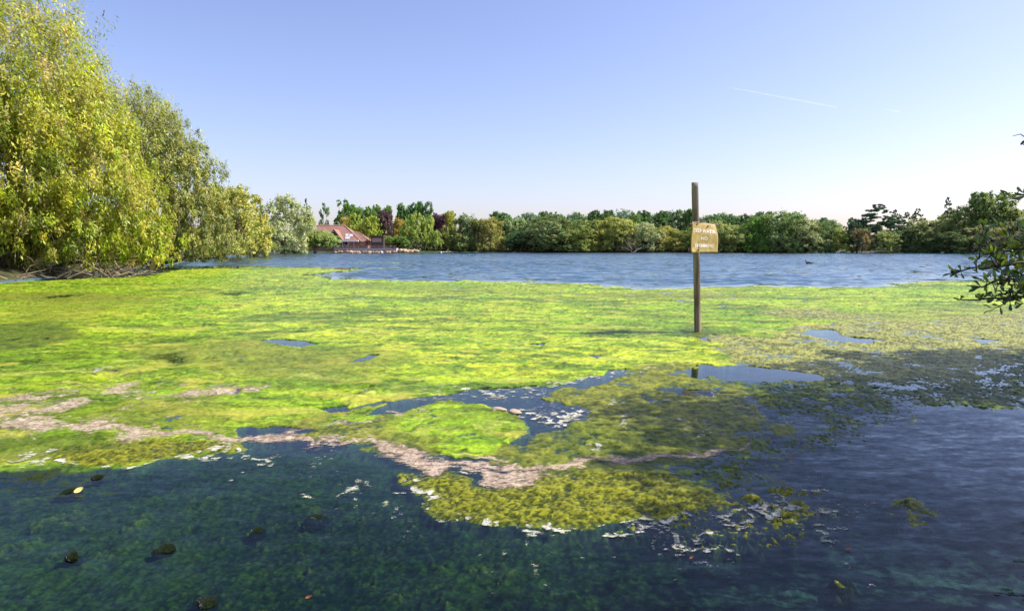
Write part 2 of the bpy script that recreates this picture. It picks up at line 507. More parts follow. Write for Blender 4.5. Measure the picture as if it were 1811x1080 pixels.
def zone(px, soft):
    P = [ground(*p) for p in px]
    return sstep(soft, -soft, seg_dist(WX, WY, P, True))


# -- foreground: weed just under the surface
patch([(-700, 790), (2500, 760), (2500, 1500), (-700, 1500)], 0.25, -0.34, 'sub', 0.13, warp=0.6)
# -- the main bright mat
patch([(-500, 506), (0, 500), (240, 489), (330, 475), (470, 473), (560, 474), (640, 477), (610, 481), (560, 487), (600, 493), (700, 496.5), (900, 497),
       (1060, 503), (1140, 511), (1230, 508), (1330, 505), (1480, 509), (1560, 509), (1580, 501), (1660, 498), (1811, 494), (2400, 492), (2400, 660),
       (1811, 640), (1600, 690), (1450, 680), (1290, 645), (1180, 657), (1065, 667), (1000, 684), (920, 695), (790, 703), (730, 712), (640, 722),
       (430, 725), (430, 790), (300, 815), (160, 826), (0, 825), (-700, 840)], 0.16, 1.0, 'bright', 0.4, warp=0.8)
# -- lane of open water behind the first strip at the top left, thin strips
line([(640, 465), (700, 466)], 2, 0.4, 'bright'); line([(640, 475), (705, 474)], 2, 0.5, 'bright')
# -- duller places in the mat
patch([(-300, 580), (60, 570), (160, 580), (120, 602), (0, 625), (-300, 640)], 0.25, 0.5, 'dark', 0.6, 0.85)
patch([(250, 610), (420, 600), (560, 615), (700, 640), (640, 668), (450, 668), (330, 650)], 0.5, 0.7, 'olive', 0.6, 0.62)
patch([(-200, 520), (100, 518), (330, 526), (200, 533), (-200, 535)], 0.6, 0.7, 'olive', 0.4, 0.75)
patch([(60, 530), (300, 528), (120, 570), (-100, 570)], 1.0, 0.8, 'olive', 0.4, 0.5)
patch([(1340, 552), (1440, 546), (1560, 560), (1540, 568), (1420, 562)], 0.2, 0.9, 'speck', 0.6, 0.9)
patch([(560, 500), (850, 506), (1020, 518), (800, 520), (600, 510)], 0.6, 0.8, 'olive', 0.3, 0.35)
patch([(1000, 520), (1200, 516), (1420, 524), (1300, 530), (1050, 527)], 0.5, 0.4, 'olive', 0.5, 0.55)
patch([(1060, 552), (1150, 555), (1240, 560), (1150, 562)], 0.3, 0.7, 'olive', 0.5, 0.5)
# -- speckled weed on the right, pale sun glints put into its pigment
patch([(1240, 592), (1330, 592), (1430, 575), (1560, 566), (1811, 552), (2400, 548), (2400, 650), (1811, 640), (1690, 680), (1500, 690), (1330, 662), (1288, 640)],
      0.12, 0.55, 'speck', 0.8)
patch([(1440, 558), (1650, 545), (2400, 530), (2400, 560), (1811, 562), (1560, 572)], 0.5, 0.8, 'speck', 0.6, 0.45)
# -- lumpy weed breaking the surface, right
patch([(1180, 668), (1460, 669), (1560, 682), (1690, 668), (1811, 630), (2400, 626), (2400, 750), (1811, 735), (1640, 728), (1520, 780), (1420, 838), (1300, 880),
       (1150, 842), (1330, 795), (1400, 745), (1300, 692)], 0.28, 0.30, 'dark', 0.75)
patch([(1500, 765), (1620, 716), (1811, 735), (2400, 745), (2400, 1100), (1811, 920), (1500, 880), (1420, 842)], 0.35, -0.20, 'dark', 0.5, 0.7)
patch([(1360, 735), (1620, 712), (1720, 740), (1620, 800), (1520, 865), (1330, 885), (1240, 860)], 0.35, 0.0, 'dark', 0.6, 0.8)
# -- milky water at the lower right, sky reflection put into the pigment below
patch([(1440, 870), (1560, 770), (1811, 745), (2500, 750), (2500, 1500), (1280, 1500), (1330, 1000)], 0.6, -0.45, 'sky_tone', 0.12, 0.85)
# -- olive weed in the middle
patch([(905, 708), (960, 692), (1065, 672), (1110, 655), (1180, 648), (1262, 650), (1250, 672), (1330, 690), (1400, 745), (1330, 792), (1130, 828), (950, 838), (880, 826), (925, 772),
       (1000, 757), (1005, 735), (925, 714)], 0.2, 0.5, 'olive', 0.65)
patch([(1000, 760), (1180, 752), (1240, 790), (1120, 818), (960, 815)], 0.25, 0.10, 'dark', 0.7, 0.7)
patch([(1080, 735), (1280, 725), (1370, 745), (1250, 765), (1100, 765)], 0.12, 0.5, 'olive', 0.4, 0.8)
# -- darker green belt with gaps, left of the channel
patch([(430, 725), (640, 722), (790, 706), (840, 716), (880, 727), (930, 757), (905, 805), (700, 805), (560, 782), (430, 790)], 0.15, 0.42, 'olive', 0.6)
patch([(260, 770), (120, 735), (240, 705), (400, 700), (430, 760), (400, 782)], 0.15, 0.45, 'olive', 0.5, 0.5)
# -- bright lobes
patch([(388, 735), (410, 712), (470, 704), (548, 712), (542, 736), (480, 753), (410, 753)], 0.16, 0.9, 'bright', 0.5, 0.8)
patch([(560, 735), (640, 726), (700, 725), (640, 742), (580, 750)], 0.05, 0.6, 'bright', 0.4, 0.8)
patch([(650, 752), (740, 722), (830, 711), (872, 716), (932, 750), (930, 774), (860, 788), (740, 786), (680, 768)], 0.22, 0.8, 'bright', 0.6, 0.75)
patch([(738, 792), (800, 778), (900, 776), (917, 786), (870, 804), (790, 809)], 0.02, 1.0, 'bright', 0.4)
patch([(500, 690), (600, 670), (690, 690), (640, 715), (540, 715)], 0.10, 1.35, 'bright', 0.9, 0.8)
# -- open pools and the channel
for pl in ([(438, 604), (480, 600), (545, 601), (558, 607), (540, 613), (500, 608)],
           [(612, 642), (640, 630), (660, 630), (640, 638)],
           [(1415, 590), (1430, 583), (1480, 584), (1500, 596), (1570, 602), (1540, 609), (1470, 606)],
           [(1262, 660), (1295, 645), (1340, 646), (1440, 661), (1456, 671), (1380, 670), (1300, 667)],
           [(1060, 668), (1075, 655), (1112, 652), (1100, 664), (1060, 676)],
           [(785, 702), (840, 688), (900, 684), (1000, 682), (1065, 668), (1100, 662), (1070, 676), (985, 690), (915, 706), (900, 716), (840, 712)],
           [(878, 722), (915, 712), (930, 722), (1000, 735), (1000, 745), (985, 757), (940, 752), (915, 738)],
           [(370, 700), (400, 694), (420, 687), (418, 698)], [(550, 720), (610, 716), (600, 726)], [(640, 735), (700, 712), (780, 706), (760, 716), (690, 735)],
           [(1190, 690), (1270, 688), (1255, 698), (1200, 700)], [(920, 608), (960, 606), (955, 611)], [(1050, 628), (1066, 626), (1064, 633)],
           [(1240, 597), (1262, 600), (1256, 606)], [(420, 760), (500, 752), (560, 762), (470, 775)],
           [(1720, 598), (1770, 602), (1740, 608)]):
    patch(pl, 0.035, -0.75, 'sub', 0.08, warp=0.35)
for pl in ([(1180, 532), (1220, 530), (1216, 538)], [(1262, 541), (1284, 539), (1280, 546)], [(380, 519), (445, 517), (430, 523)], [(60, 525), (115, 522), (100, 529)], [(270, 632), (330, 620), (345, 640), (300, 648)], [(160, 655), (215, 650), (200, 660)]):
    patch(pl, 0.12, -0.06, 'dark', 0.3, warp=0.5)
# -- olive raft in front
patch([(722, 842), (760, 838), (800, 850), (870, 856), (950, 842), (1130, 837), (1240, 870), (1300, 884), (1200, 902), (1100, 912), (1000, 919), (880, 921), (790, 906), (742, 886)],
      0.14, 0.75, 'raft', 0.6, warp=0.8)
patch([(80, 792), (200, 778), (390, 787), (425, 797), (300, 812), (160, 823), (60, 818)], 0.05, 0.4, 'raft', 0.5, warp=0.6)
patch([(-200, 765), (60, 765), (240, 790), (80, 808), (-200, 815)], 0.08, 0.25, 'dark', 0.6, 0.7)
# -- ragged clumps at its right end
patch([(1120, 905), (1240, 880), (1330, 862), (1480, 870), (1510, 882), (1420, 905), (1380, 945), (1290, 965), (1180, 945), (1060, 930)], 0.12, 0.03, 'raft', 1.3, 0.9)
for u, v, rr in ((1160, 912, 10), (1355, 940, 28), (1290, 885, 26), (1420, 900, 22), (1250, 925, 26), (1600, 890, 26), (1640, 915, 30), (710, 847, 12), (1850, 985, 40), (1480, 1020, 30)):
    patch([(u + rr * 1.3 * math.cos(a), v + rr * 0.55 * math.sin(a)) for a in np.linspace(0, 6.28, 9)[:-1]], 0.04, 0.12 if rr < 27 else 0.0, 'raft', 0.8, 0.9)
patch([(1195, 588), (1225, 581), (1262, 583), (1292, 592), (1250, 599), (1215, 596)], 0.12, 1.3, 'dark', 0.7, 0.9, warp=0.4)
# -- brown scum bands
line([(-200, 740), (-40, 735), (60, 742), (140, 748), (250, 765), (330, 772), (420, 782)], 26, 0.42, 'scum', 0.25)
line([(-100, 745), (30, 720), (70, 700), (110, 712), (70, 745)], 26, 0.42, 'scum', 0.25, 0.9)
line([(60, 700), (160, 690), (225, 685)], 6, 0.4, 'scum', 0.2, 0.7, breakup=0.4, seed=3)
line([(222, 684), (250, 698), (300, 700), (380, 698), (420, 690)], 11, 0.4, 'scum', 0.2, 0.9, seed=5)
line([(380, 782), (470, 782), (560, 783), (640, 786), (690, 806), (760, 826), (860, 846), (930, 842)], 15, 0.42, 'scum', 0.3, seed=7)
line([(690, 806), (780, 822), (880, 828), (1000, 832), (1120, 818), (1250, 806), (1345, 797)], 10, 0.42, 'scum', 0.3, 0.95, seed=8)
line([(560, 780), (650, 790), (700, 812), (800, 845)], 12, 0.4, 'foam', 0.3, 0.85, breakup=0.45, seed=9)
line([(430, 780), (560, 752), (660, 742), (760, 728)], 5, 0.4, 'scum', 0.2, 0.8, breakup=0.35, seed=10)
line([(760, 806), (850, 806), (880, 810), (900, 822)], 5, 0.4, 'scum', 0.2, 0.9, seed=11)
line([(720, 710), (800, 708), (860, 706)], 4, 0.35, 'scum', 0.2, 0.6, breakup=0.4, seed=12)
# -- pale foam lines along the edges
line([(920, 742), (950, 752), (990, 757), (1003, 742), (1000, 736)], 9, 0.35, 'foam', 0.15, seed=13)
line([(790, 702), (860, 688), (960, 686), (1060, 668), (1110, 654)], 3, 0.5, 'foam', 0.1, 0.8, breakup=0.3, seed=14)
line([(1000, 680), (1100, 664), (1185, 656), (1285, 640)], 3, 0.5, 'foam', 0.1, 0.7, breakup=0.35, seed=15)
line([(1000, 735), (1060, 728), (1130, 716), (1200, 712)], 4, 0.35, 'foam', 0.2, 0.8, breakup=0.45, seed=16)
line([(1060, 700), (1110, 740), (1100, 780), (1060, 800)], 4, 0.3, 'foam', 0.2, 0.8, breakup=0.5, seed=17)
line([(1200, 748), (1290, 735), (1360, 742), (1400, 755)], 5, 0.3, 'foam', 0.2, 0.8, breakup=0.5, seed=18)
line([(722, 850), (735, 880), (800, 908), (870, 921), (960, 920), (1080, 915), (1200, 903), (1260, 893)], 10, 0.35, 'foam', 0.15, 1.0, breakup=0.05, seed=19)
line([(860, 922), (900, 927), (940, 921)], 10, 0.35, 'foam', 0.1, 0.9, seed=20)
line([(1060, 935), (1120, 938), (1180, 950), (1290, 962)], 10, 0.35, 'foam', 0.15, 0.9, breakup=0.42, seed=21)
line([(1100, 915), (1180, 906), (1280, 905), (1360, 895), (1420, 878), (1500, 872)], 8, 0.3, 'foam', 0.15, 0.9, breakup=0.42, seed=22)
line([(1180, 935), (1260, 930), (1330, 915), (1400, 905)], 8, 0.3, 'foam', 0.15, 0.9, breakup=0.45, seed=23)
line([(60, 818), (160, 826), (230, 822), (300, 815), (380, 798), (425, 792)], 9, 0.35, 'foam', 0.1, 0.9, breakup=0.1, seed=24)
line([(-100, 812), (40, 806), (90, 796)], 5, 0.35, 'foam', 0.1, 0.8, breakup=0.3, seed=25)
line([(790, 692), (840, 700), (880, 690), (930, 690)], 10, 0.1, 'foam', 0.1, 0.9, breakup=0.72, seed=26)
line([(560, 860), (640, 850), (700, 870), (560, 880)], 16, 0.12, 'foam', 0.1, 0.9, breakup=0.85, seed=27)
line([(900, 960), (1000, 965), (1060, 975)], 16, 0.12, 'foam', 0.1, 0.9, breakup=0.85, seed=28)
line([(330, 815), (400, 812), (470, 830)], 14, 0.12, 'foam', 0.1, 0.9, breakup=0.8, seed=29)
line([(1380, 925), (1470, 930), (1440, 960)], 18, 0.12, 'foam', 0.1, 0.9, breakup=0.9, seed=30)
line([(1590, 965), (1680, 968)], 7, 0.12, 'foam', 0.1, 0.9, breakup=0.75, seed=31)

# -- lacy foam and flecks
paint(0.95 * zone([(1060, 925), (1180, 903), (1300, 872), (1480, 862), (1530, 880), (1400, 915), (1330, 960), (1180, 965)], 0.15) * lace, 0.3, 'foam', 0.1)
paint(0.8 * zone([(930, 715), (1180, 680), (1350, 700), (1400, 760), (1250, 800), (1000, 820), (960, 770)], 0.2) * lace2 * sstep(0.0, 0.5, fbm(X * 1.2, Y, 45, 2)), 0.3, 'foam', 0.1)
paint(0.6 * zone([(-300, 640), (300, 640), (430, 700), (430, 790), (0, 820), (-300, 820)], 0.3) * lace2 * sstep(0.1, 0.5, fbm(X * 1.1, Y, 46, 2)), 0.4, 'scum', 0.1)
fl = np.maximum(zone([(480, 830), (700, 850), (760, 920), (1100, 940), (1350, 960), (1550, 890), (1560, 1010), (900, 1000), (600, 900)], 0.4), 0.5 * zone([(300, 800), (700, 800), (700, 870), (400, 870)], 0.3))
paint(0.7 * fl * speckle * sstep(0.1, 0.5, fbm(X * 3, Y * 2.4, 47, 2)), 0.25, 'foam', 0.1)
paint(0.8 * zone([(785, 702), (900, 684), (1065, 668), (985, 690), (900, 716)], 0.1) * sstep(0.45, 0.7, fbm(X * 14, Y * 22, 48, 2)), 0.2, 'foam', 0.1)
# -- green crumbs floating in the foreground
crumb = np.maximum(sstep(0.42, 0.62, fbm(X * 9, Y * 6.5, 49, 3)) * sstep(0.0, 0.45, fbm(X * 1.3, Y * 1.1, 51, 2)), 0.9 * sstep(0.55, 0.75, fbm(X * 19, Y * 13, 52, 2)) * sstep(-0.2, 0.4, fbm(X * 1.7, Y * 1.3, 53, 2))) * zone([(-700, 850), (600, 880), (1500, 960), (2500, 900), (2500, 1500), (-700, 1500)], 0.3)
paint(0.75 * crumb * (Wt['sub'] > 0.5), -0.30, 'raft', 0.3)

# -- relief
crack = sstep(0.10, 0.0, np.abs(fbm(WX * 0.9, WY * 1.7, 61, 4))) * sstep(-0.1, 0.5, fbm(X * 0.5, Y * 0.6, 62, 2))
n_big = fbm(X * 0.8, Y * 0.55, 11, 4)
n_mid = fbm(X * 3.2, Y * 2.4, 12, 4)
n_fine = fbm(X * 11, Y * 8, 13, 4)
n_grain = fbm(X * 34, Y * 26, 14, 3)
ridge = 1 - np.abs(fbm(X * 2.2, Y * 3.0, 15, 3)) * 2
gr_ = np.clip(Wt['dark'] + 0.7 * Wt['speck'] + 0.4 * Wt['olive'] + 0.5 * Wt['raft'], 0, 1)
n_dust = fbm(X * 70, Y * 52, 16, 2)
Q = L + Rg * ((0.25 - 0.05 * gr_) * n_big + (0.42 - 0.24 * gr_) * n_mid + (0.42 - 0.28 * gr_) * n_fine + (0.25 + 0.3 * gr_) * n_grain + 0.45 * gr_ * n_dust) - 0.5 * crack * Wt['bright']
Z = np.where(Q > 0, 0.013 * np.minimum(Q, 1.5), 0.06 * Q - 0.16 * np.maximum(-Q - 0.15, 0))
mat_w = sstep(0.05, 0.4, Q)
far_ = np.clip(Y / 10, 0.5, 3)
Z += mat_w * (0.0045 * far_ * n_mid + 0.003 * ridge + 0.0035 * n_fine + 0.002 * n_grain) * (0.5 + Rg * 1.4)
Z = np.maximum(Z, -1.0)
Z = Z.astype(np.float32)

# -- pigment
def C(*c): return np.array(c, np.float32)
def lerp3(a, b, t): return a * (1 - t[..., None]) + b * t[..., None]
streak = fbm(X * 0.9, Y * 1.5, 21, 4); streak2 = fbm(X * 2.6 + 0.5 * n_mid, Y * 3.6, 22, 4); patchy = fbm(X * 0.28, Y * 0.3, 23, 3)
bright = lerp3(C(0.16, 0.27, 0.010), C(0.33, 0.38, 0.018), np.clip(0.45 + 0.55 * patchy + 0.35 * streak, 0, 1))
bright = lerp3(bright, C(0.085, 0.17, 0.008), 0.85 * sstep(0.05, 0.7, streak2 * 0.8 + 0.45 * n_fine + 0.12 + 0.3 * patchy))
bright = lerp3(bright, C(0.045, 0.085, 0.012), 0.8 * crack)
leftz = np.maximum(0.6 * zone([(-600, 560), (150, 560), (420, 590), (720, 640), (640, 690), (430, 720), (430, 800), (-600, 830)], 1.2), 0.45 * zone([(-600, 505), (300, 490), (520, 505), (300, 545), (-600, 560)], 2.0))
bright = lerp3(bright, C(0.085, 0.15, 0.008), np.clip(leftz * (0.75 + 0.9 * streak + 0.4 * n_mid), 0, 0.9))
bright = lerp3(bright, C(0.07, 0.125, 0.01), 0.85 * sstep(0.1, 0.7, fbm(X * 0.45 + 0.6 * streak, Y * 0.8, 27, 4)))
fibre = fbm(WX * 3.5 + 0.4 * n_mid, WY * 17, 28, 4); fibre2 = fbm(WX * 9, WY * 34, 29, 3)
bright = bright * np.clip(1 + 0.55 * fibre + 0.45 * fibre2 + 0.25 * n_dust, 0.2, 2.2)[..., None]
bright = bright * 1.12
bright = lerp3(bright, C(0.55, 0.56, 0.12), 0.42 * sstep(0.45, 0.85, fbm(WX * 1.3, WY * 7, 33, 4)))
bright = lerp3(bright, C(0.46, 0.42, 0.06), 0.6 * sstep(0.35, 0.8, fbm(X * 1.6, Y * 2.6, 24, 4)))
olive = lerp3(C(0.05, 0.075, 0.012), C(0.24, 0.25, 0.03), np.clip(0.5 + 0.4 * n_fine + 0.3 * n_mid + 0.5 * n_grain, 0, 1))
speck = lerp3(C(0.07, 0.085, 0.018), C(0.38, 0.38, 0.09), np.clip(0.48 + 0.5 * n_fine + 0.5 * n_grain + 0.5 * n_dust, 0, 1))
dark = lerp3(C(0.03, 0.06, 0.012), C(0.13, 0.17, 0.02), np.clip(0.45 + 0.6 * n_fine + 0.4 * n_mid, 0, 1))
raft = lerp3(C(0.04, 0.052, 0.006), C(0.235, 0.24, 0.018), np.clip(0.45 + 0.3 * n_fine + 0.55 * n_grain + 0.75 * n_dust, 0, 1))
sub = lerp3(C(0.008, 0.026, 0.020), C(0.085, 0.14, 0.016), np.clip(0.25 + 0.25 * fbm(WX * 2.2, WY * 5, 34, 4) + 0.15 * n_fine + 0.2 * n_grain + 0.35 * n_big + 0.4 * n_dust, 0, 1))
sky_tone = lerp3(C(0.09, 0.14, 0.15), C(0.13, 0.185, 0.18), np.clip(0.4 + 0.3 * n_big + 0.25 * fbm(WX * 2.2, WY * 5, 35, 4) + 0.2 * n_dust, 0, 1))  # pale teal stands in for sky reflected on the water
scum = lerp3(C(0.32, 0.23, 0.155), C(0.62, 0.49, 0.375), np.clip(0.5 + 0.3 * n_fine + 0.5 * n_grain + 0.5 * n_dust, 0, 1))
scum = lerp3(scum, C(0.16, 0.13, 0.09), 0.7 * sstep(0.45, 0.8, fbm(X * 9, Y * 16, 26, 3)))
foam = lerp3(C(0.42, 0.42, 0.26), C(0.74, 0.72, 0.62), np.clip(0.5 + 0.7 * n_fine, 0, 1))
PIG = sum(Wt[t][..., None] * c for t, c in zip(TYPES, (sub, bright, olive, speck, dark, raft, sky_tone))).astype(np.float32)
wet = sstep(0.002, -0.035, Z)  # under water: light lost with depth is put into darker pigment
PIG = lerp3(PIG, 0.7 * sub + 0.12 * PIG, wet * (1 - np.clip(Wt['sub'] + Wt['sky_tone'], 0, 1)))

vid = np.arange(NR * NC).reshape(NR, NC)
FA = np.stack([vid[:-1, :-1], vid[:-1, 1:], vid[1:, 1:], vid[1:, :-1]], -1).reshape(-1, 4)
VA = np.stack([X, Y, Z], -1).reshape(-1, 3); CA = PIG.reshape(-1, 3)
def fmean(a): return a.ravel()[FA].mean(1)
f_z = fmean(Z)
Z_skin = np.maximum(Z, 0) + 0.003 + 0.002 * np.abs(n_grain)
thr = 0.5 + 0.28 * n_grain + 0.3 * n_dust
VS = np.stack([X, Y, Z_skin], -1).reshape(-1, 3)
OV['foam'] = OV['foam'] * (1 - 0.6 * OV['scum'])


def relief_part(F, V, Cc, name, mat, label, cat):
    used, inv = np.unique(F, return_inverse=True)
    o = link(bpy.data.objects.new(name, mesh_np(name, V[used], inv.reshape(-1, 4), Cc[used], True, [mat])))
    tag(o, label, cat, kind='stuff')


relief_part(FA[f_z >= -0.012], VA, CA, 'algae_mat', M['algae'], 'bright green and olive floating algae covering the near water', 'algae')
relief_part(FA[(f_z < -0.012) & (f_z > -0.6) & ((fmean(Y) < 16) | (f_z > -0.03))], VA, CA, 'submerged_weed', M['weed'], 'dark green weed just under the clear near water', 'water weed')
relief_part(FA[fmean(OV['scum']) > 0.04], VS, np.concatenate([scum, OV['scum'][..., None]], -1).reshape(-1, 4), 'scum', M['scum'], 'pinkish brown scum drifting in curving bands along the algae edge', 'scum')
relief_part(FA[fmean(OV['foam']) > 0.04], VS + np.array([0, 0, 0.002]), np.concatenate([foam, OV['foam'][..., None]], -1).reshape(-1, 4), 'foam', M['foam'], 'cream white foam lines and flecks along the algae rafts', 'foam')

# ------------------------------------------------------------------ water sheet
wx = axis([(-1500, -150, 150), (-150, -30, 6), (-30, 30, 0.6), (30, 220, 6), (220, 1500, 160)])
wy = axis([(-200, -4, 20), (-4, 0, 2), (0, 14, 0.25), (14, 70, 0.7), (70, 300, 6), (300, 2500, 200)])
BX, BY = np.meshgrid(wx, wy)
EDGE = [ground(*p) for p in [(-500, 470), (330, 470), (560, 472), (650, 474), (560, 488), (700, 496), (900, 496), (1060, 502), (1140, 510), (1330, 504), (1560, 508), (1580, 500), (1811, 493), (3000, 490)]]
near_poly = EDGE + [(60, -50), (-60, -50)]
sde = seg_dist(BX, BY, near_poly, True)
rip = sstep(-0.3, 1.2, sde) * np.clip(0.75 + 0.35 * fbm(BX * 0.05, BY * 0.03, 31, 3), 0.3, 1.2)
P6 = [ground(*p) for p in [(1180, 690), (1460, 690), (1620, 716), (1811, 730), (2600, 745), (2600, 1500), (1150, 1500), (1250, 1000), (1350, 900)]]
P7 = [ground(*p) for p in [(2600, 900), (2600, 1500), (-700, 1500), (-700, 850), (600, 800), (800, 930), (1300, 960)]]
small = np.maximum(sstep(0.8, -0.8, seg_dist(BX, BY, P6, True)) * 0.9, sstep(0.3, -0.5, seg_dist(BX, BY, P7, True)) * 0.55) + 0.08
P8 = [ground(*p) for p in [(1480, 752), (1640, 728), (1811, 735), (2500, 745), (2500, 930), (1811, 885), (1600, 862), (1470, 830)]]
breeze = sstep(0.5, -0.5, seg_dist(BX, BY, P8, True))           # light air on the open patch at the right
small = small * (1 - 0.35 * breeze)
wc = np.stack([rip, small, breeze], -1).reshape(-1, 3)
wi = np.arange(BX.size).reshape(BX.shape)
FW = np.stack([wi[:-1, :-1], wi[:-1, 1:], wi[1:, 1:], wi[1:, :-1]], -1).reshape(-1, 4)
water = link(bpy.data.objects.new('water', mesh_np('water', np.stack([BX, BY, BX * 0], -1).reshape(-1, 3), FW, wc, True, [M['water']])))
tag(water, kind='structure')


# ------------------------------------------------------------------ foliage
def leaf_cloud(cent, out, rad, n_each, size, cols, r, droop=0.2, elong=2.6, spread=(1, 1, 1), outward=0.6):
    """clumps -> leaf-sized quads; cent/out: clump centres and outward directions, rad: clump radii"""
    k = len(cent)
    N = k * n_each
    ci = np.repeat(np.arange(k), n_each)
    off = r.normal(0, 0.55, (N, 3)) * rad[ci][:, None] * np.array(spread)
    P = cent[ci] + off
    nrm = out[ci] * outward + r.normal(0, 0.55, (N, 3)) + np.array([0.4, -0.05, 0.45]); nrm /= np.linalg.norm(nrm, axis=1)[:, None]
    ax = r.normal(0, 1, (N, 3)); ax[:, 2] -= droop * 4
    ax -= nrm * (ax * nrm).sum(1)[:, None]; ax /= np.linalg.norm(ax, axis=1)[:, None] + 1e-9
    sd = np.cross(nrm, ax)
    s = size * r.uniform(0.6, 1.35, N)[:, None]
    V = np.stack([P - ax * s * 0.5, P + sd * s / elong * 0.5 + nrm * s * 0.06, P + ax * s * 0.5, P - sd * s / elong * 0.5 + nrm * s * 0.06], 1).reshape(-1, 3)
    cc = cols[ci] * r.uniform(0.72, 1.25, N)[:, None] * (1 + r.normal(0, 0.08, (N, 3)))
    return V, np.arange(N * 4).reshape(-1, 4), np.repeat(np.clip(cc, 0.001, 1), 4, 0)


def lobes_to_clumps(lobes, n, r, shell=0.55, jit=0.28):
    """points through ellipsoid lobes, denser towards the skin"""
    vol = np.array([np.prod(l[3:6]) ** (2 / 3) for l in lobes]); cnt = np.maximum(3, (n * vol / vol.sum()).astype(int))
    C_, O_, R_ = [], [], []
    for l, c in zip(lobes, cnt):
        d = r.normal(0, 1, (c, 3)); d /= np.linalg.norm(d, axis=1)[:, None]
        q = 1 - shell * r.random(c) ** 1.6
        q *= 1 + r.normal(0, 0.06, c)
        C_.append(np.array(l[:3]) + d * q[:, None] * np.array(l[3:6])); O_.append(d)
        R_.append(np.full(c, jit * np.mean(l[3:6])) * r.uniform(0.6, 1.3, c))
    return np.concatenate(C_), np.concatenate(O_), np.concatenate(R_)


def merge(parts):
    V, F, Cc, o = [], [], [], 0
    for p in parts:
        V.append(p[0]); F.append(p[1] + o); o += len(p[0])
        if len(p) > 2: Cc.append(p[2])
    return np.concatenate(V), np.concatenate(F), (np.concatenate(Cc) if Cc else None)


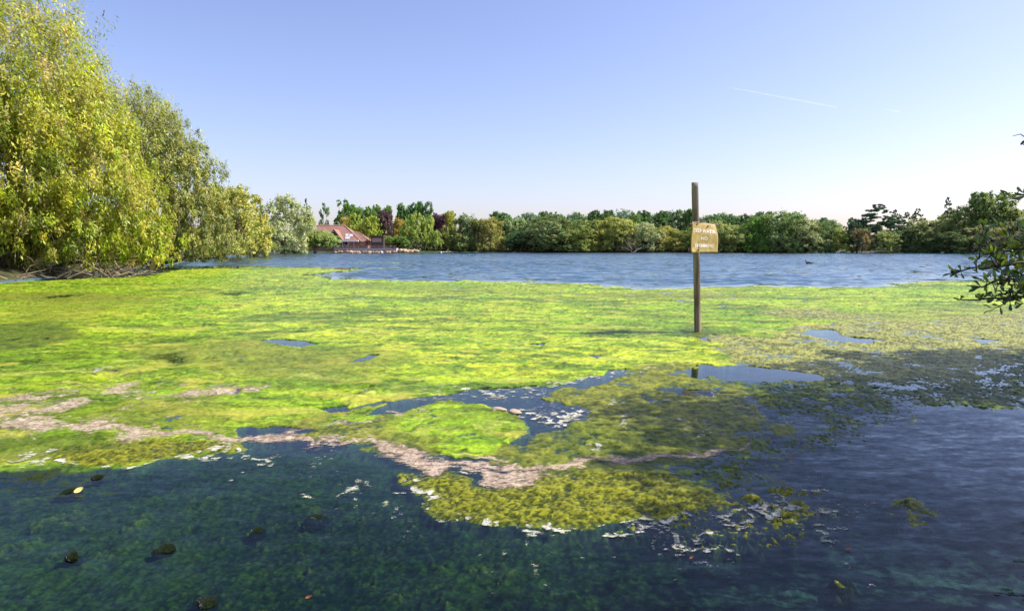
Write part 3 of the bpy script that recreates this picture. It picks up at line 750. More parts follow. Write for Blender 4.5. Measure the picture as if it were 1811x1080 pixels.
def proto(kind, seed):
    """crown and trunk meshes of a tree one unit tall and about one unit wide"""
    r = np.random.default_rng(seed)
    lobes, droop, size, n, each, spread, jit = [], 0.2, 0.034, 430, 44, (1, 1, 1), 0.21
    base = C(1, 1, 1)
    if kind == 'round':                    # broad willow, foliage down to the water
        for k in range(11):
            a = r.uniform(0, 6.28); z = r.uniform(0.14, 0.78); w = 0.36 * math.sqrt(max(0.05, 1 - ((z - 0.35) / 0.62) ** 2))
            q = r.uniform(0.13, 0.22)
            lobes.append((w * math.cos(a), w * math.sin(a), z, q, q, q * 0.85))
        lobes += [(0, 0, 0.72, 0.26, 0.26, 0.26), (0, 0, 0.35, 0.34, 0.34, 0.3)] + [(0.36 * math.cos(a), 0.36 * math.sin(a), 0.13, 0.14, 0.14, 0.13) for a in r.uniform(0, 6.28, 7)]
    elif kind == 'tall':
        for k in range(11):
            z = r.uniform(0.16, 0.9); w = 0.32 * math.sqrt(max(0.03, 1 - ((z - 0.5) / 0.5) ** 2)); a = r.uniform(0, 6.28); q = r.uniform(0.10, 0.18)
            lobes.append((w * math.cos(a), w * math.sin(a), z, q, q, q))
        lobes += [(0, 0, 0.6, 0.24, 0.24, 0.3)]
    elif kind == 'loose':
        n, each, size = 200, 40, 0.034
        for k in range(12):
            z = r.uniform(0.35, 0.96); w = 0.32 * (1 - 0.5 * z); a = r.uniform(0, 6.28); q = r.uniform(0.07, 0.13)
            lobes.append((w * math.cos(a), w * math.sin(a), z, q, q, q))
    elif kind == 'weeping':
        droop, spread, n, each, jit = 1.0, (0.55, 0.55, 1.5), 430, 40, 0.18
        for k in range(12):
            z = r.uniform(0.5, 0.84); w = 0.36 * math.sqrt(max(0.05, 1 - ((z - 0.45) / 0.55) ** 2)); a = r.uniform(0, 6.28); q = r.uniform(0.12, 0.17)
            lobes.append((w * math.cos(a), w * math.sin(a), z, q, q, q))
            lobes.append((w * 1.25 * math.cos(a), w * 1.25 * math.sin(a), z - 0.28, q * 0.8, q * 0.8, q * 1.5))
        lobes.append((0, 0, 0.4, 0.3, 0.3, 0.32))
    elif kind == 'conifer':
        n, each, size, spread = 380, 36, 0.034, (1.2, 1.2, 0.6)
        for k in range(15):
            z = 0.14 + 0.82 * k / 14; w = 0.30 * (1 - z) + 0.02
            for j in range(3):
                a = r.uniform(0, 6.28); lobes.append((w * math.cos(a), w * math.sin(a), z, w * 0.6 + 0.03, w * 0.6 + 0.03, 0.05))
    elif kind == 'cedar':
        n, each, size, spread = 420, 40, 0.036, (1.4, 1.4, 0.4)
        for k in range(13):
            z = 0.22 + 0.74 * k / 12; w = 0.40 * (1 - z) ** 0.7 + 0.03
            for j in range(3):
                a = r.uniform(0, 6.28); lobes.append((w * math.cos(a), w * math.sin(a), z + r.uniform(-.02, .02), w * 0.55 + 0.02, w * 0.55 + 0.02, 0.035))
    elif kind == 'bush':
        n, each = 360, 44
        for k in range(9):
            a = r.uniform(0, 6.28); w = r.uniform(0.1, 0.38); q = r.uniform(0.16, 0.24); z = r.uniform(0.15, 0.75 - 0.4 * w)
            lobes.append((w * math.cos(a), w * math.sin(a), z, q, q, q))
    cen, out, rad = lobes_to_clumps(lobes, n, r, 0.5, jit)
    cen[:, 2] = np.clip(cen[:, 2], 0.02, 1.0)
    cols = np.clip(base * r.uniform(0.7, 1.3, (len(cen), 1)) * (1 + r.normal(0, 0.07, (len(cen), 3))), 0.05, 2)
    V, F, cc = leaf_cloud(cen, out, rad, each, size, cols, r, droop, 1.35, spread)
    V[:, 2] = np.maximum(V[:, 2], 0.0)
    crown = mesh_np('crown_' + kind, V, F, cc, False, [M['leaf']])
    tb = [tube_arrays(curve_pts((0, 0, -0.03), (0.02, 0, 0.62), 0, 6, 0.012, r), np.linspace(0.035, 0.014, 6), 7)]
    for l in lobes[:8]:
        z0 = max(0.08, l[2] * 0.45)
        tb.append(tube_arrays(curve_pts((0, 0, z0), l[:3], -0.02, 5, 0.012, r), np.linspace(0.014, 0.004, 5), 5))
    tv, tf, _ = merge(tb)
    trunk = mesh_np('trunk_' + kind, tv, tf, None, True, [M['bark']])
    return crown, trunk


PROTO = {k: [proto(k, 100 + 17 * i + s) for s in range(n)] for i, (k, n) in enumerate({'round': 4, 'tall': 3, 'loose': 2, 'weeping': 2, 'conifer': 1, 'cedar': 2, 'bush': 2}.items())}
_use = {k: 0 for k in PROTO}


def tree(u, v_top, width_px, d, kind, tint, name, label, cat='tree', group=None, v_base=None):
    """a tree standing at column u, d metres away, its top seen at row v_top"""
    x = at(u, 440, d)[0]; z0 = max(0.0, ground_z(x, d)) - 0.1
    h = (at(u, v_top, d)[2] - z0) * (1.22 if kind == 'bush' else 1.0); w = width_px * d / FPX
    e_ = empty(name, (x, d, z0), rng.uniform(0, 6.28))
    tint = tuple(min(1, c * f) for c, f in zip(tint, (4.3, 4.2, 4.2)))
    e_.scale = (w / 0.95, w / 0.95, h / 0.98)
    c, t = PROTO[kind][_use[kind] % len(PROTO[kind])]; _use[kind] += 1
    o = link(bpy.data.objects.new('crown', c), e_); o.color = (*tint, 1)
    link(bpy.data.objects.new('trunk', t), e_)
    tag(e_, label, cat, group)
    return e_


G_OLIVE, G_GREY, G_DARK, G_GREEN, G_MID = (0.115, 0.125, 0.03), (0.115, 0.13, 0.055), (0.03, 0.055, 0.018), (0.055, 0.10, 0.018), (0.085, 0.105, 0.028)
G_LIME, G_YEL, G_ORANGE, G_PURPLE, G_PALE = (0.16, 0.20, 0.03), (0.24, 0.21, 0.03), (0.135, 0.115, 0.025), (0.045, 0.030, 0.030), (0.15, 0.165, 0.065)

# -- left shore, behind the near willows
tree(422, 328, 112, 122, 'round', (0.125, 0.13, 0.028), 'willow_tree', 'olive yellow willow on the left shore, between the tall willows and the grey one', 'tree')
tree(448, 372, 66, 128, 'weeping', (0.15, 0.145, 0.03), 'willow_tree', 'low olive willow overhanging the water left of the grey green tree', 'tree')
tree(503, 344, 96, 192, 'round', G_GREY, 'willow_tree', 'grey green rounded willow just left of the clubhouse', 'tree')
tree(483, 425, 40, 176, 'bush', G_MID, 'shrub', 'low green shrub at the waterline under the grey green willow', 'shrub')
tree(521, 408, 60, 206, 'bush', (0.12, 0.135, 0.03), 'shrub', 'yellow green shrub at the left corner of the clubhouse roof', 'shrub')
tree(557, 407, 82, 208, 'bush', (0.075, 0.1, 0.025), 'shrub', 'large green bush in front of the clubhouse roof', 'shrub')
tree(543, 353, 26, 262, 'conifer', (0.028, 0.06, 0.018), 'cypress_tree', 'dark green cypress rising behind the left end of the clubhouse roof', 'tree')
tree(545, 388, 34, 255, 'bush', (0.16, 0.16, 0.02), 'shrub', 'bright yellow shrub showing above the left end of the clubhouse roof', 'shrub')
tree(574, 362, 32, 268, 'loose', (0.06, 0.095, 0.04), 'birch_tree', 'airy thin tree standing behind the middle of the clubhouse roof', 'tree')
tree(606, 357, 46, 272, 'loose', G_GREEN, 'ash_tree', 'dark airy tree behind the clubhouse gable', 'tree')
tree(638, 359, 56, 266, 'tall', G_GREEN, 'oak_tree', 'green leafy tree behind the right end of the clubhouse roof', 'tree')
tree(646, 374, 76, 247, 'weeping', (0.125, 0.15, 0.028), 'willow_tree', 'yellow green weeping willow beside the dark wooden hut', 'tree')
tree(618, 386, 36, 256, 'bush', G_ORANGE, 'shrub', 'orange tinged bush between roof and weeping willow', 'shrub')
tree(675, 361, 44, 276, 'tall', G_GREEN, 'oak_tree', 'green tree top behind the purple tree nearest the hut', 'tree')
tree(684, 376, 46, 252, 'tall', G_PURPLE, 'copper_beech', 'purple leaved tree just right of the dark wooden hut', 'tree')
tree(708, 383, 34, 256, 'tall', G_ORANGE, 'autumn_tree', 'golden orange tree between purple tree and big weeping willow', 'tree')
tree(722, 358, 48, 278, 'tall', (0.035, 0.075, 0.018), 'oak_tree', 'tall dark green tree behind the golden orange one', 'tree')
tree(752, 361, 40, 280, 'tall', (0.04, 0.075, 0.02), 'oak_tree', 'dark green tree top behind the big weeping willow', 'tree')
tree(738, 375, 66, 246, 'weeping', (0.115, 0.145, 0.03), 'willow_tree', 'big pale green weeping willow standing right of the golden tree', 'tree')
tree(757, 405, 54, 241, 'weeping', (0.10, 0.13, 0.025), 'willow_tree', 'low weeping willow trailing into the water by the tan bank', 'tree')
tree(776, 374, 44, 252, 'tall', (0.038, 0.02, 0.024), 'copper_beech', 'purple leaved tree right of the big weeping willow', 'tree')
tree(792, 372, 44, 262, 'tall', (0.12, 0.13, 0.025), 'oak_tree', 'yellowish green tree behind the right purple tree', 'tree')
tree(700, 418, 60, 240, 'bush', (0.06, 0.095, 0.02), 'shrub', 'green bank bush between the hut and the weeping willow', 'shrub')
tree(800, 398, 42, 246, 'round', (0.085, 0.1, 0.022), 'alder_tree', 'green waterside tree right of the low weeping willow', 'tree')
tree(827, 378, 60, 246, 'round', (0.06, 0.08, 0.022), 'alder_tree', 'dark green domed tree left of the yellowing waterside tree', 'tree')
tree(868, 384, 56, 245, 'round', (0.115, 0.115, 0.03), 'alder_tree', 'yellowing domed tree at the waterside left of the broad dark tree', 'tree')
tree(846, 392, 40, 247, 'tall', (0.075, 0.06, 0.035), 'alder_tree', 'russet tinged tree between the two domed waterside trees', 'tree')
tree(908, 383, 52, 256, 'tall', (0.09, 0.12, 0.045), 'poplar_tree', 'pale green tree between the yellowing tree and the broad dark tree', 'tree')
tree(905, 408, 54, 247, 'bush', G_DARK, 'shrub', 'dark low bush at the waterline left of the broad dark tree', 'shrub')
tree(965, 383, 138, 246, 'round', (0.06, 0.08, 0.028), 'willow_tree', 'broad dark domed tree, largest on the middle far shore', 'tree')

ORD = ['first', 'second', 'third', 'fourth', 'fifth', 'sixth', 'seventh', 'eighth', 'ninth', 'tenth', 'eleventh', 'twelfth', 'thirteenth', 'fourteenth', 'fifteenth', 'sixteenth']
front = [(1022, 388, 84, G_MID, 'mid green'), (1050, 411, 60, G_OLIVE, 'olive'), (1086, 384, 84, G_OLIVE, 'olive'), (1108, 408, 44, (0.095, 0.09, 0.045), 'brownish'), (1138, 392, 76, G_GREY, 'grey green'),
         (1176, 400, 84, (0.13, 0.13, 0.035), 'olive yellow'), (1210, 408, 48, G_MID, 'mid green')]
for k, (u, vt, w, c, nm) in enumerate(front):
    tree(u, vt, w, 245 + (k % 3) * 2, 'round', c, 'willow_tree', f'{nm} rounded waterside tree, {ORD[len(front) - 1 - k]} to the left of the signpost', 'tree', 'rounded trees on the far shore left of the post')
front2 = [(1262, 390, 84, (0.1, 0.115, 0.035), 'olive'), (1302, 395, 66, G_MID, 'mid green'), (1335, 384, 60, G_GREEN, 'green'), (1378, 374, 96, (0.075, 0.105, 0.035), 'green'), (1424, 386, 86, G_GREY, 'grey green'), (1452, 388, 60, (0.06, 0.085, 0.028), 'dark green'),
          (1488, 402, 60, (0.13, 0.15, 0.035), 'yellow green')]
for k, (u, vt, w, c, nm) in enumerate(front2):
    tree(u, vt, w, 242 - k * 2, 'round', c, 'willow_tree', f'{nm} rounded waterside tree, {ORD[k]} to the right of the signpost', 'tree', 'rounded trees on the far shore right of the post')
# -- second row, tops only
backs = [(890, 374, 44), (935, 376, 40), (958, 378, 30), (985, 374, 44), (1012, 378, 36), (1040, 374, 40), (1066, 375, 36), (1095, 370, 48), (1122, 374, 36), (1150, 371, 44), (1180, 373, 42), (1208, 374, 34)]
for k, (u, vt, w) in enumerate(backs):
    tree(u, vt, w * 1.6, 272 + (k * 7) % 18, ('tall', 'round', 'tall')[k % 3], [(0.04, 0.07, 0.022), (0.055, 0.09, 0.025), (0.045, 0.075, 0.035)][(k * 5) % 3], 'woodland_tree',
         f'dark tree top showing behind the waterside row, {ORD[len(backs) - 1 - k]} left of the signpost', 'tree', 'tree tops behind the waterside row left of the post')
backs2 = [(1245, 377, 40), (1272, 377, 44), (1300, 378, 40), (1330, 380, 34), (1352, 378, 34), (1402, 374, 50), (1440, 384, 44), (1470, 390, 36)]
for k, (u, vt, w) in enumerate(backs2):
    tree(u, vt, w * 1.6, 268 + (k * 7) % 15, ('tall', 'round')[k % 2], [(0.04, 0.07, 0.024), (0.05, 0.085, 0.03)][k % 2], 'woodland_tree',
         f'dark tree top showing behind the waterside row, {ORD[k]} right of the signpost', 'tree', 'tree tops behind the waterside row right of the post')
# -- right shore, nearer
tree(1516, 384, 44, 226, 'tall', (0.035, 0.06, 0.025), 'pine_tree', 'small dark tree just left of the tall cedar', 'tree')
tree(1550, 362, 92, 226, 'cedar', (0.032, 0.055, 0.028), 'cedar_tree', 'tall dark spreading cedar on the right far shore', 'tree')
tree(1525, 404, 40, 222, 'bush', (0.125, 0.105, 0.045), 'shrub', 'brownish bush at the foot of the cedar', 'shrub')
tree(1562, 408, 52, 220, 'round', (0.125, 0.145, 0.05), 'willow_tree', 'pale green low willow at the waterline in front of the cedar', 'tree')
for k, (u, vt, w) in enumerate([(1582, 372, 36), (1601, 376, 36), (1619, 370, 38)]):
    tree(u, vt, w, 232 + k * 3, 'cedar', (0.035, 0.06, 0.03), 'larch_tree', f'slender dark conifer, {ORD[k]} of three right of the cedar', 'tree', 'slender conifers right of the cedar')
tree(1608, 400, 60, 220, 'round', (0.06, 0.08, 0.03), 'willow_tree', 'dark green waterside tree under the three slender conifers', 'tree')
tree(1648, 386, 84, 218, 'round', (0.085, 0.095, 0.03), 'willow_tree', 'olive waterside tree just right of the slender conifers', 'tree')
tree(1672, 350, 30, 228, 'cedar', (0.04, 0.065, 0.035), 'larch_tree', 'lone conifer tip rising above the right hand wood', 'tree')
tree(1702, 364, 100, 214, 'round', (0.075, 0.095, 0.028), 'oak_tree', 'dark broad tree right of the lone conifer tip', 'tree')
tree(1745, 346, 110, 212, 'tall', (0.075, 0.10, 0.028), 'oak_tree', 'tallest broad green tree of the right hand wood', 'tree')
tree(1740, 398, 80, 206, 'round', (0.105, 0.11, 0.05), 'willow_tree', 'greyish willow in front of the tallest right hand tree', 'tree')
tree(1800, 362, 110, 208, 'tall', (0.075, 0.09, 0.025), 'oak_tree', 'olive tree at the right edge behind the pale willow', 'tree')
tree(1806, 384, 90, 202, 'round', (0.12, 0.13, 0.06), 'willow_tree', 'pale grey green willow at the right edge of the view', 'tree')
tree(1676, 410, 80, 208, 'round', (0.05, 0.068, 0.025), 'willow_tree', 'low dark waterside tree under the lone conifer tip', 'tree')
tree(1880, 360, 140, 205, 'round', (0.075, 0.09, 0.028), 'oak_tree', 'broad tree beyond the right edge of the view', 'tree')


# -- undergrowth along the far shores
r_ = np.random.default_rng(55)
shore = [(183, 206), (186, 216), (173, 229), (120, 242), (60, 246), (0, 247), (-25, 242), (-36, 233)]
seg = []
for (x0, y0), (x1, y1) in zip(shore[:-1], shore[1:]):
    k = int(math.hypot(x1 - x0, y1 - y0) * 4.0)
    t = r_.random(k); seg.append(np.stack([x0 + (x1 - x0) * t, y0 + (y1 - y0) * t + r_.uniform(0, 14, k), np.zeros(k)], 1))
for (x0, y0), (x1, y1) in zip([(-42, 33), (-27.5, 38), (-29, 46), (-33, 60), (-38, 76), (-53, 116), (-64, 158)][:-1], [(-27.5, 38), (-29, 46), (-33, 60), (-38, 76), (-53, 116), (-64, 158)]):
    k = int(math.hypot(x1 - x0, y1 - y0) * 7.0)
    t = r_.random(k); seg.append(np.stack([x0 + (x1 - x0) * t - r_.uniform(0, 5, k), y0 + (y1 - y0) * t, np.zeros(k)], 1))
cen = np.concatenate(seg); cen[:, 2] = r_.uniform(0.3, 5.0, len(cen)) * (0.35 + 0.65 * np.clip((vnoise(cen[:, 0] * 0.12, cen[:, 1] * 0 + 3, 5) + 1) / 2, 0, 1)) + 0.3
out_ = np.stack([np.zeros(len(cen)), -np.ones(len(cen)), 0.4 * np.ones(len(cen))], 1)
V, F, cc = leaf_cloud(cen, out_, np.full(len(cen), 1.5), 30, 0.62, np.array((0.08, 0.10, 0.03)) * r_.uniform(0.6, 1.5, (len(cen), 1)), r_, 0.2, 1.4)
V[:, 2] = np.maximum(V[:, 2], 0.02)
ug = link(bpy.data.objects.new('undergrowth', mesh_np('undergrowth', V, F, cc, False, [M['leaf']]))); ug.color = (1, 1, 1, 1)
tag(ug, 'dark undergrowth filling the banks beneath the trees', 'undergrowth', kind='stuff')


# -- the two big willows on the left
def big_willow(loc, lobes, n, each, size, palette, strands, name, label, seed, trunks):
    r = np.random.default_rng(seed)
    e_ = empty(name, loc)
    o3 = np.array(loc)
    cen, out, rad = lobes_to_clumps([tuple(np.array(l[:3]) - o3) + tuple(l[3:]) for l in lobes], n, r, 0.45, 0.115)
    ok = cen[:, 2] > 0.15
    cen, out, rad = cen[ok], out[ok], rad[ok]
    pal = np.array(palette); w = r.dirichlet(np.ones(len(pal)) * 0.7, len(cen))
    cols = (w @ pal) * r.uniform(0.75, 1.3, (len(cen), 1))
    V, F, cc = leaf_cloud(cen, out, rad, each, size, cols, r, 0.5, 3.0, (0.8, 0.8, 1.4))
    V[:, 2] = np.maximum(V[:, 2], 0.03)
    cr = link(bpy.data.objects.new('crown', mesh_np('willow_crown', V, F, cc, False, [M['leaf_near']])), e_)
    cr.color = (1, 1, 1, 1)
    tb = []
    for p0, p1, ra in trunks:
        tb.append(tube_arrays(curve_pts(np.array(p0) - o3, np.array(p1) - o3, 0.2, 9, 0.10, r), np.linspace(ra, ra * 0.35, 9), 8))
    tv, tf, _ = merge(tb)
    link(bpy.data.objects.new('trunk', mesh_np('willow_trunk', tv, tf, None, True, [M['bark']])), e_)
    tb = []
    pick = r.choice(len(cen), strands, replace=False)
    for i in pick:
        p1 = cen[i] + out[i] * rad[i] * 0.3; p0 = p1 + np.array([r.normal(0, .5), r.normal(0, .5), -r.uniform(0.8, 2.4)]) - out[i] * 0.8
        p0[2] = max(p0[2], 0.05)
        tb.append(tube_arrays(curve_pts(p0, p1, 0.1, 5, 0.05, r), np.linspace(0.028, 0.008, 5), 4))
    tv, tf, _ = merge(tb)
    tw = link(bpy.data.objects.new('twigs', mesh_np('willow_twigs', tv, tf, None, True, [M['twig']])), e_)
    tag(tw, kind='stuff')
    tag(e_, label, 'tree')
    return e_


big_willow((-29.5, 42, 0.3),
           [(-31, 41.5, 12.5, 6.0, 5.5, 6.0), (-27.5, 40, 10.5, 4.0, 4.5, 4.6), (-25.2, 39.5, 8.2, 3.4, 4.0, 3.6), (-23.6, 38.8, 5.6, 3.3, 3.6, 3.2), (-22.3, 38.5, 3.4, 3.0, 3.4, 2.7),
            (-26.5, 37, 6.0, 3.8, 3.2, 4.0), (-27.5, 36, 2.9, 3.2, 2.8, 2.6), (-24.2, 36.8, 2.7, 2.8, 2.6, 2.3), (-30.5, 36, 6, 4, 3.5, 5), (-33, 37, 3, 4, 3, 3), (-21.2, 39.2, 1.9, 2.2, 2.6, 1.5)],
           2700, 56, 0.23, [(0.50, 0.60, 0.014), (0.28, 0.42, 0.012), (0.62, 0.56, 0.03), (0.10, 0.16, 0.010), (0.60, 0.46, 0.16)], 420,
           'willow_tree', 'huge bright yellow green willow leaning over the algae at far left', 5,
           [((-29.5, 42, 0), (-30, 41, 12), 0.5), ((-29.3, 41, 0.2), (-25, 39, 8), 0.32), ((-29, 40, 0.2), (-23, 38.5, 4), 0.25), ((-28.5, 39, 0.1), (-20.6, 37.6, 0.9), 0.14),
            ((-29, 38, 0.1), (-24, 36, 3), 0.16), ((-30, 38, 0.1), (-27, 35.5, 4), 0.18), ((-27, 38, 0), (-22.6, 35.6, 0.5), 0.1), ((-28, 37, 0), (-25.5, 35, 1.6), 0.1), ((-26.6, 37, 0), (-27.6, 35, 2.4), 0.09)])
big_willow((-32, 62, 0.3),
           [(-35, 62, 12.0, 5.0, 4.5, 4.4), (-32.0, 61, 10.6, 3.6, 4, 3.6), (-30.0, 60, 9.5, 3.4, 4, 3.4), (-28.0, 60, 7.0, 3.0, 3.6, 3.2), (-27.0, 59.5, 4.2, 2.8, 3.4, 3.0), (-26.2, 59.5, 2.0, 2.6, 3, 1.8), (-30, 58, 4.5, 3, 3, 4)],
           1300, 60, 0.27, [(0.40, 0.43, 0.08), (0.28, 0.33, 0.07), (0.5, 0.48, 0.09), (0.15, 0.19, 0.05)], 90,
           'willow_tree', 'tall grey green willow behind the huge bright one on the left', 6,
           [((-32, 62, 0), (-33, 61.5, 12), 0.4), ((-31.5, 61, 0.2), (-28, 60, 7), 0.22), ((-31, 60, 0.2), (-24.8, 58.6, 0.7), 0.14)])

# -- tangle of dead branches at the willow's foot
r_ = np.random.default_rng(31)
tb = []
for k in range(260):
    u = r_.uniform(-120, 250) ; v = r_.uniform(478, 499) - max(0, u) * 0.035
    x, y = ground(u, v)
    ln = r_.uniform(0.5, 2.6); a = r_.normal(0.0, 0.7) + (math.pi if r_.random() < 0.4 else 0)
    el = abs(r_.normal(0.12, 0.25))
    p0 = np.array([x, y, r_.uniform(0.0, 0.12)]); p1 = p0 + ln * np.array([math.cos(a), 0.5 * math.sin(a), math.sin(el)])
    tb.append(tube_arrays(curve_pts(p0, p1, 0.08, 5, 0.05, r_), np.linspace(r_.uniform(0.02, 0.06), 0.008, 5), 5))
tv, tf, _ = merge(tb)
bw = link(bpy.data.objects.new('brushwood', mesh_np('brushwood', tv, tf, None, True, [M['twig']])))
tag(bw, 'tangle of dead branches lying in the algae under the huge willow', 'brushwood', kind='stuff')


# -- thorn tree on the right bank, its sprays reaching into view
def leafy_shoot(tv, leaves, p0, p1, r, rad=0.007, sag=0.0, nl=26, size=0.05, col=((0.04, 0.09, 0.012), (0.10, 0.17, 0.015), (0.2, 0.26, 0.02))):
    P = curve_pts(p0, p1, sag, 8, 0.008, r)
    tv.append(tube_arrays(P, np.linspace(rad, rad * 0.35, 8), 6))
    for i in range(nl):
        t = r.uniform(0.05, 1.0) ** 0.8 * 7; k = min(int(t), 6); q = P[k] * (1 - (t - k)) + P[k + 1] * (t - k)
        d = P[k + 1] - P[k]; d = d / np.linalg.norm(d)
        for j in range(r.integers(1, 4)):
            ax = d * 0.5 + r.normal(0, 0.6, 3) + np.array([0, 0, 0.25]); ax /= np.linalg.norm(ax)
            nr = np.cross(ax, r.normal(0, 1, 3)); nr[2] += 0.6; nr -= ax * nr.dot(ax); nr /= np.linalg.norm(nr)
            s = size * r.uniform(0.6, 1.25); sd = np.cross(nr, ax)
            c = np.array(col[r.integers(0, len(col))]) * r.uniform(0.7, 1.3)
            # spatulate leaf: 8 outline points folded along the midrib and curling
            L_ = []
            for (a, b, h) in ((0, 0, 0), (0.35, 0.08, 0.03), (0.7, 0.155, 0.05), (0.92, 0.10, 0.02), (1.0, 0, -0.05), (0.92, -0.10, 0.02), (0.7, -0.155, 0.05), (0.35, -0.08, 0.03)):
                L_.append(q + ax * a * s + sd * b * s + nr * (h + 0.12 * a * (1 - a)) * s)
            leaves.append((np.array(L_), c, (q, ax * s, sd * s, nr * s)))


thorn = empty('thorn_tree', (4.1, 3.0, ground_z(4.1, 3.0)))
o3 = np.array(thorn.location)
r_ = np.random.default_rng(77)
tv, lv = [], []
D = 3.2
def sp(u, v, d=D): return np.array(at(u, v, d)) - o3
mains = [((1900, 524), (1690, 527), 0.010, 26, 0), ((1890, 470), (1684, 480), 0.009, 26, 0.02), ((1900, 500), (1735, 528), 0.009, 24, 0), ((1900, 430), (1742, 452), 0.009, 30, 0.02),
         ((1880, 350), (1776, 350), 0.006, 14, 0.0), ((1870, 255), (1789, 240), 0.005, 10, 0.0), ((1900, 455), (1760, 498), 0.008, 26, 0), ((1900, 480), (1705, 512), 0.008, 22, 0.01),
         ((1900, 440), (1775, 440), 0.008, 30, 0.0), ((1900, 460), (1785, 470), 0.009, 30, 0), ((1910, 510), (1790, 505), 0.008, 26, 0), ((1890, 415), (1790, 445), 0.007, 24, 0)]
for k, (a, b, ra, nl, sag) in enumerate(mains):
    dd = D + r_.uniform(-0.25, 0.3)
    leafy_shoot(tv, lv, sp(*a, dd + 0.05), sp(*b, dd), r_, ra, sag, int(nl * 0.7), 0.052)
    tv.append(tube_arrays(curve_pts(sp(*a, dd + 0.05), (r_.normal(0, .1), r_.normal(0, .1), r_.uniform(0.6, 1.6)), 0.1, 6, 0.02, r_), np.linspace(ra, ra * 3, 6), 6))
    for q in range(4 if k not in (4, 5) else 1):
        t = r_.uniform(0.2, 0.85); p0 = sp(*a, dd + 0.05) * (1 - t) + sp(*b, dd) * t
        p1 = p0 + np.array([-r_.uniform(0.03, 0.11), r_.normal(0, 0.08), r_.normal(0.02, 0.06)])
        leafy_shoot(tv, lv, p0, p1, r_, 0.004, 0, 5, 0.050)
# the leaves that show are leaves of their own; the rest of the crown is one mass
lm = bpy.data.meshes.new('leaf')
lm.from_pydata([(a, b, h + 0.12 * a * (1 - a)) for a, b, h in ((0, 0, 0), (0.35, 0.08, 0.03), (0.7, 0.155, 0.05), (0.92, 0.10, 0.02), (1.0, 0, -0.05), (0.92, -0.10, 0.02), (0.7, -0.155, 0.05), (0.35, -0.08, 0.03))],
               [], [(0, 1, 7), (1, 2, 6, 7), (2, 3, 5, 6), (3, 4, 5)])
ca = lm.color_attributes.new('Col', 'FLOAT_COLOR', 'POINT'); ca.data.foreach_set('color', np.ones(32, np.float32)); lm.materials.append(M['leaf_thorn'])
pos = np.array([l[2][0] for l in lv]) + o3
order = np.argsort(pos[:, 0] / pos[:, 1])                     # those reaching farthest into view first
for i in order[:300]:
    q, a_x, s_d, n_r = lv[i][2]
    o = link(bpy.data.objects.new('leaf', lm), thorn)
    o.matrix_local = Matrix([(a_x[k], s_d[k], n_r[k], q[k]) for k in range(3)] + [(0, 0, 0, 1)])
    o.color = (*np.clip(lv[i][1], 0, 1), 1)
rest = [lv[i] for i in order[300:]]
LV = np.concatenate([l[0] for l in rest]); LC = np.repeat(np.array([l[1] for l in rest]), 8, 0)
b8 = np.arange(len(rest))[:, None] * 8
LF = np.concatenate([b8 + np.array([[1, 2, 6, 7]]), b8 + np.array([[2, 3, 5, 6]])]); LT = np.concatenate([b8 + np.array([[0, 1, 7]]), b8 + np.array([[3, 4, 5]])])
me = bpy.data.meshes.new('leaf_mass'); me.from_pydata(LV.tolist(), [], LF.tolist() + LT.tolist())
ca = me.color_attributes.new('Col', 'FLOAT_COLOR', 'POINT'); c4 = np.ones((len(LV), 4), np.float32); c4[:, :3] = LC; ca.data.foreach_set('color', c4.ravel())
me.materials.append(M['leaf_thorn'])
lo = link(bpy.data.objects.new('leaf_mass', me), thorn); lo.color = (1, 1, 1, 1); tag(lo, kind='stuff')
tv.append(tube_arrays(curve_pts((0, 0, -0.2), (0.5, 0.0, 3.4), 0, 9, 0.05, r_), np.linspace(0.11, 0.04, 9), 9))
for k in range(9): tv.append(tube_arrays(curve_pts((0.1, 0, 0.9 + 0.2 * k), (r_.uniform(0.4, 1.8), r_.uniform(-0.8, 1.1), 1.8 + 0.3 * k), 0.1, 6, 0.04, r_), np.linspace(0.04, 0.01, 6), 6))
a_, b_, _ = merge(tv)
link(bpy.data.objects.new('branches', mesh_np('thorn_branches', a_, b_, None, True, [M['thorn_bark']])), thorn)


def bank_crown(parent, lobes, n, each, size, seed, tint):
    r = np.random.default_rng(seed); o = np.array(parent.location)
    cen, out, rad = lobes_to_clumps([tuple(np.array(l[:3]) - o) + tuple(l[3:]) for l in lobes], n, r, 0.8, 0.2)
    cols = np.array(tint) * r.uniform(0.7, 1.3, (len(cen), 1))
    V, F, cc = leaf_cloud(cen, out, rad, each, size, cols, r, 0.1, 2.0)
    w = V + o
    bad = (w[:, 0] < 0.86 * w[:, 1] + 0.35).reshape(-1, 4).any(1)
    F = F[~bad]
    link(bpy.data.objects.new('crown', mesh_np('bank_crown', V, F, cc, False, [M['leaf_thorn']])), parent).color = (1, 1, 1, 1)


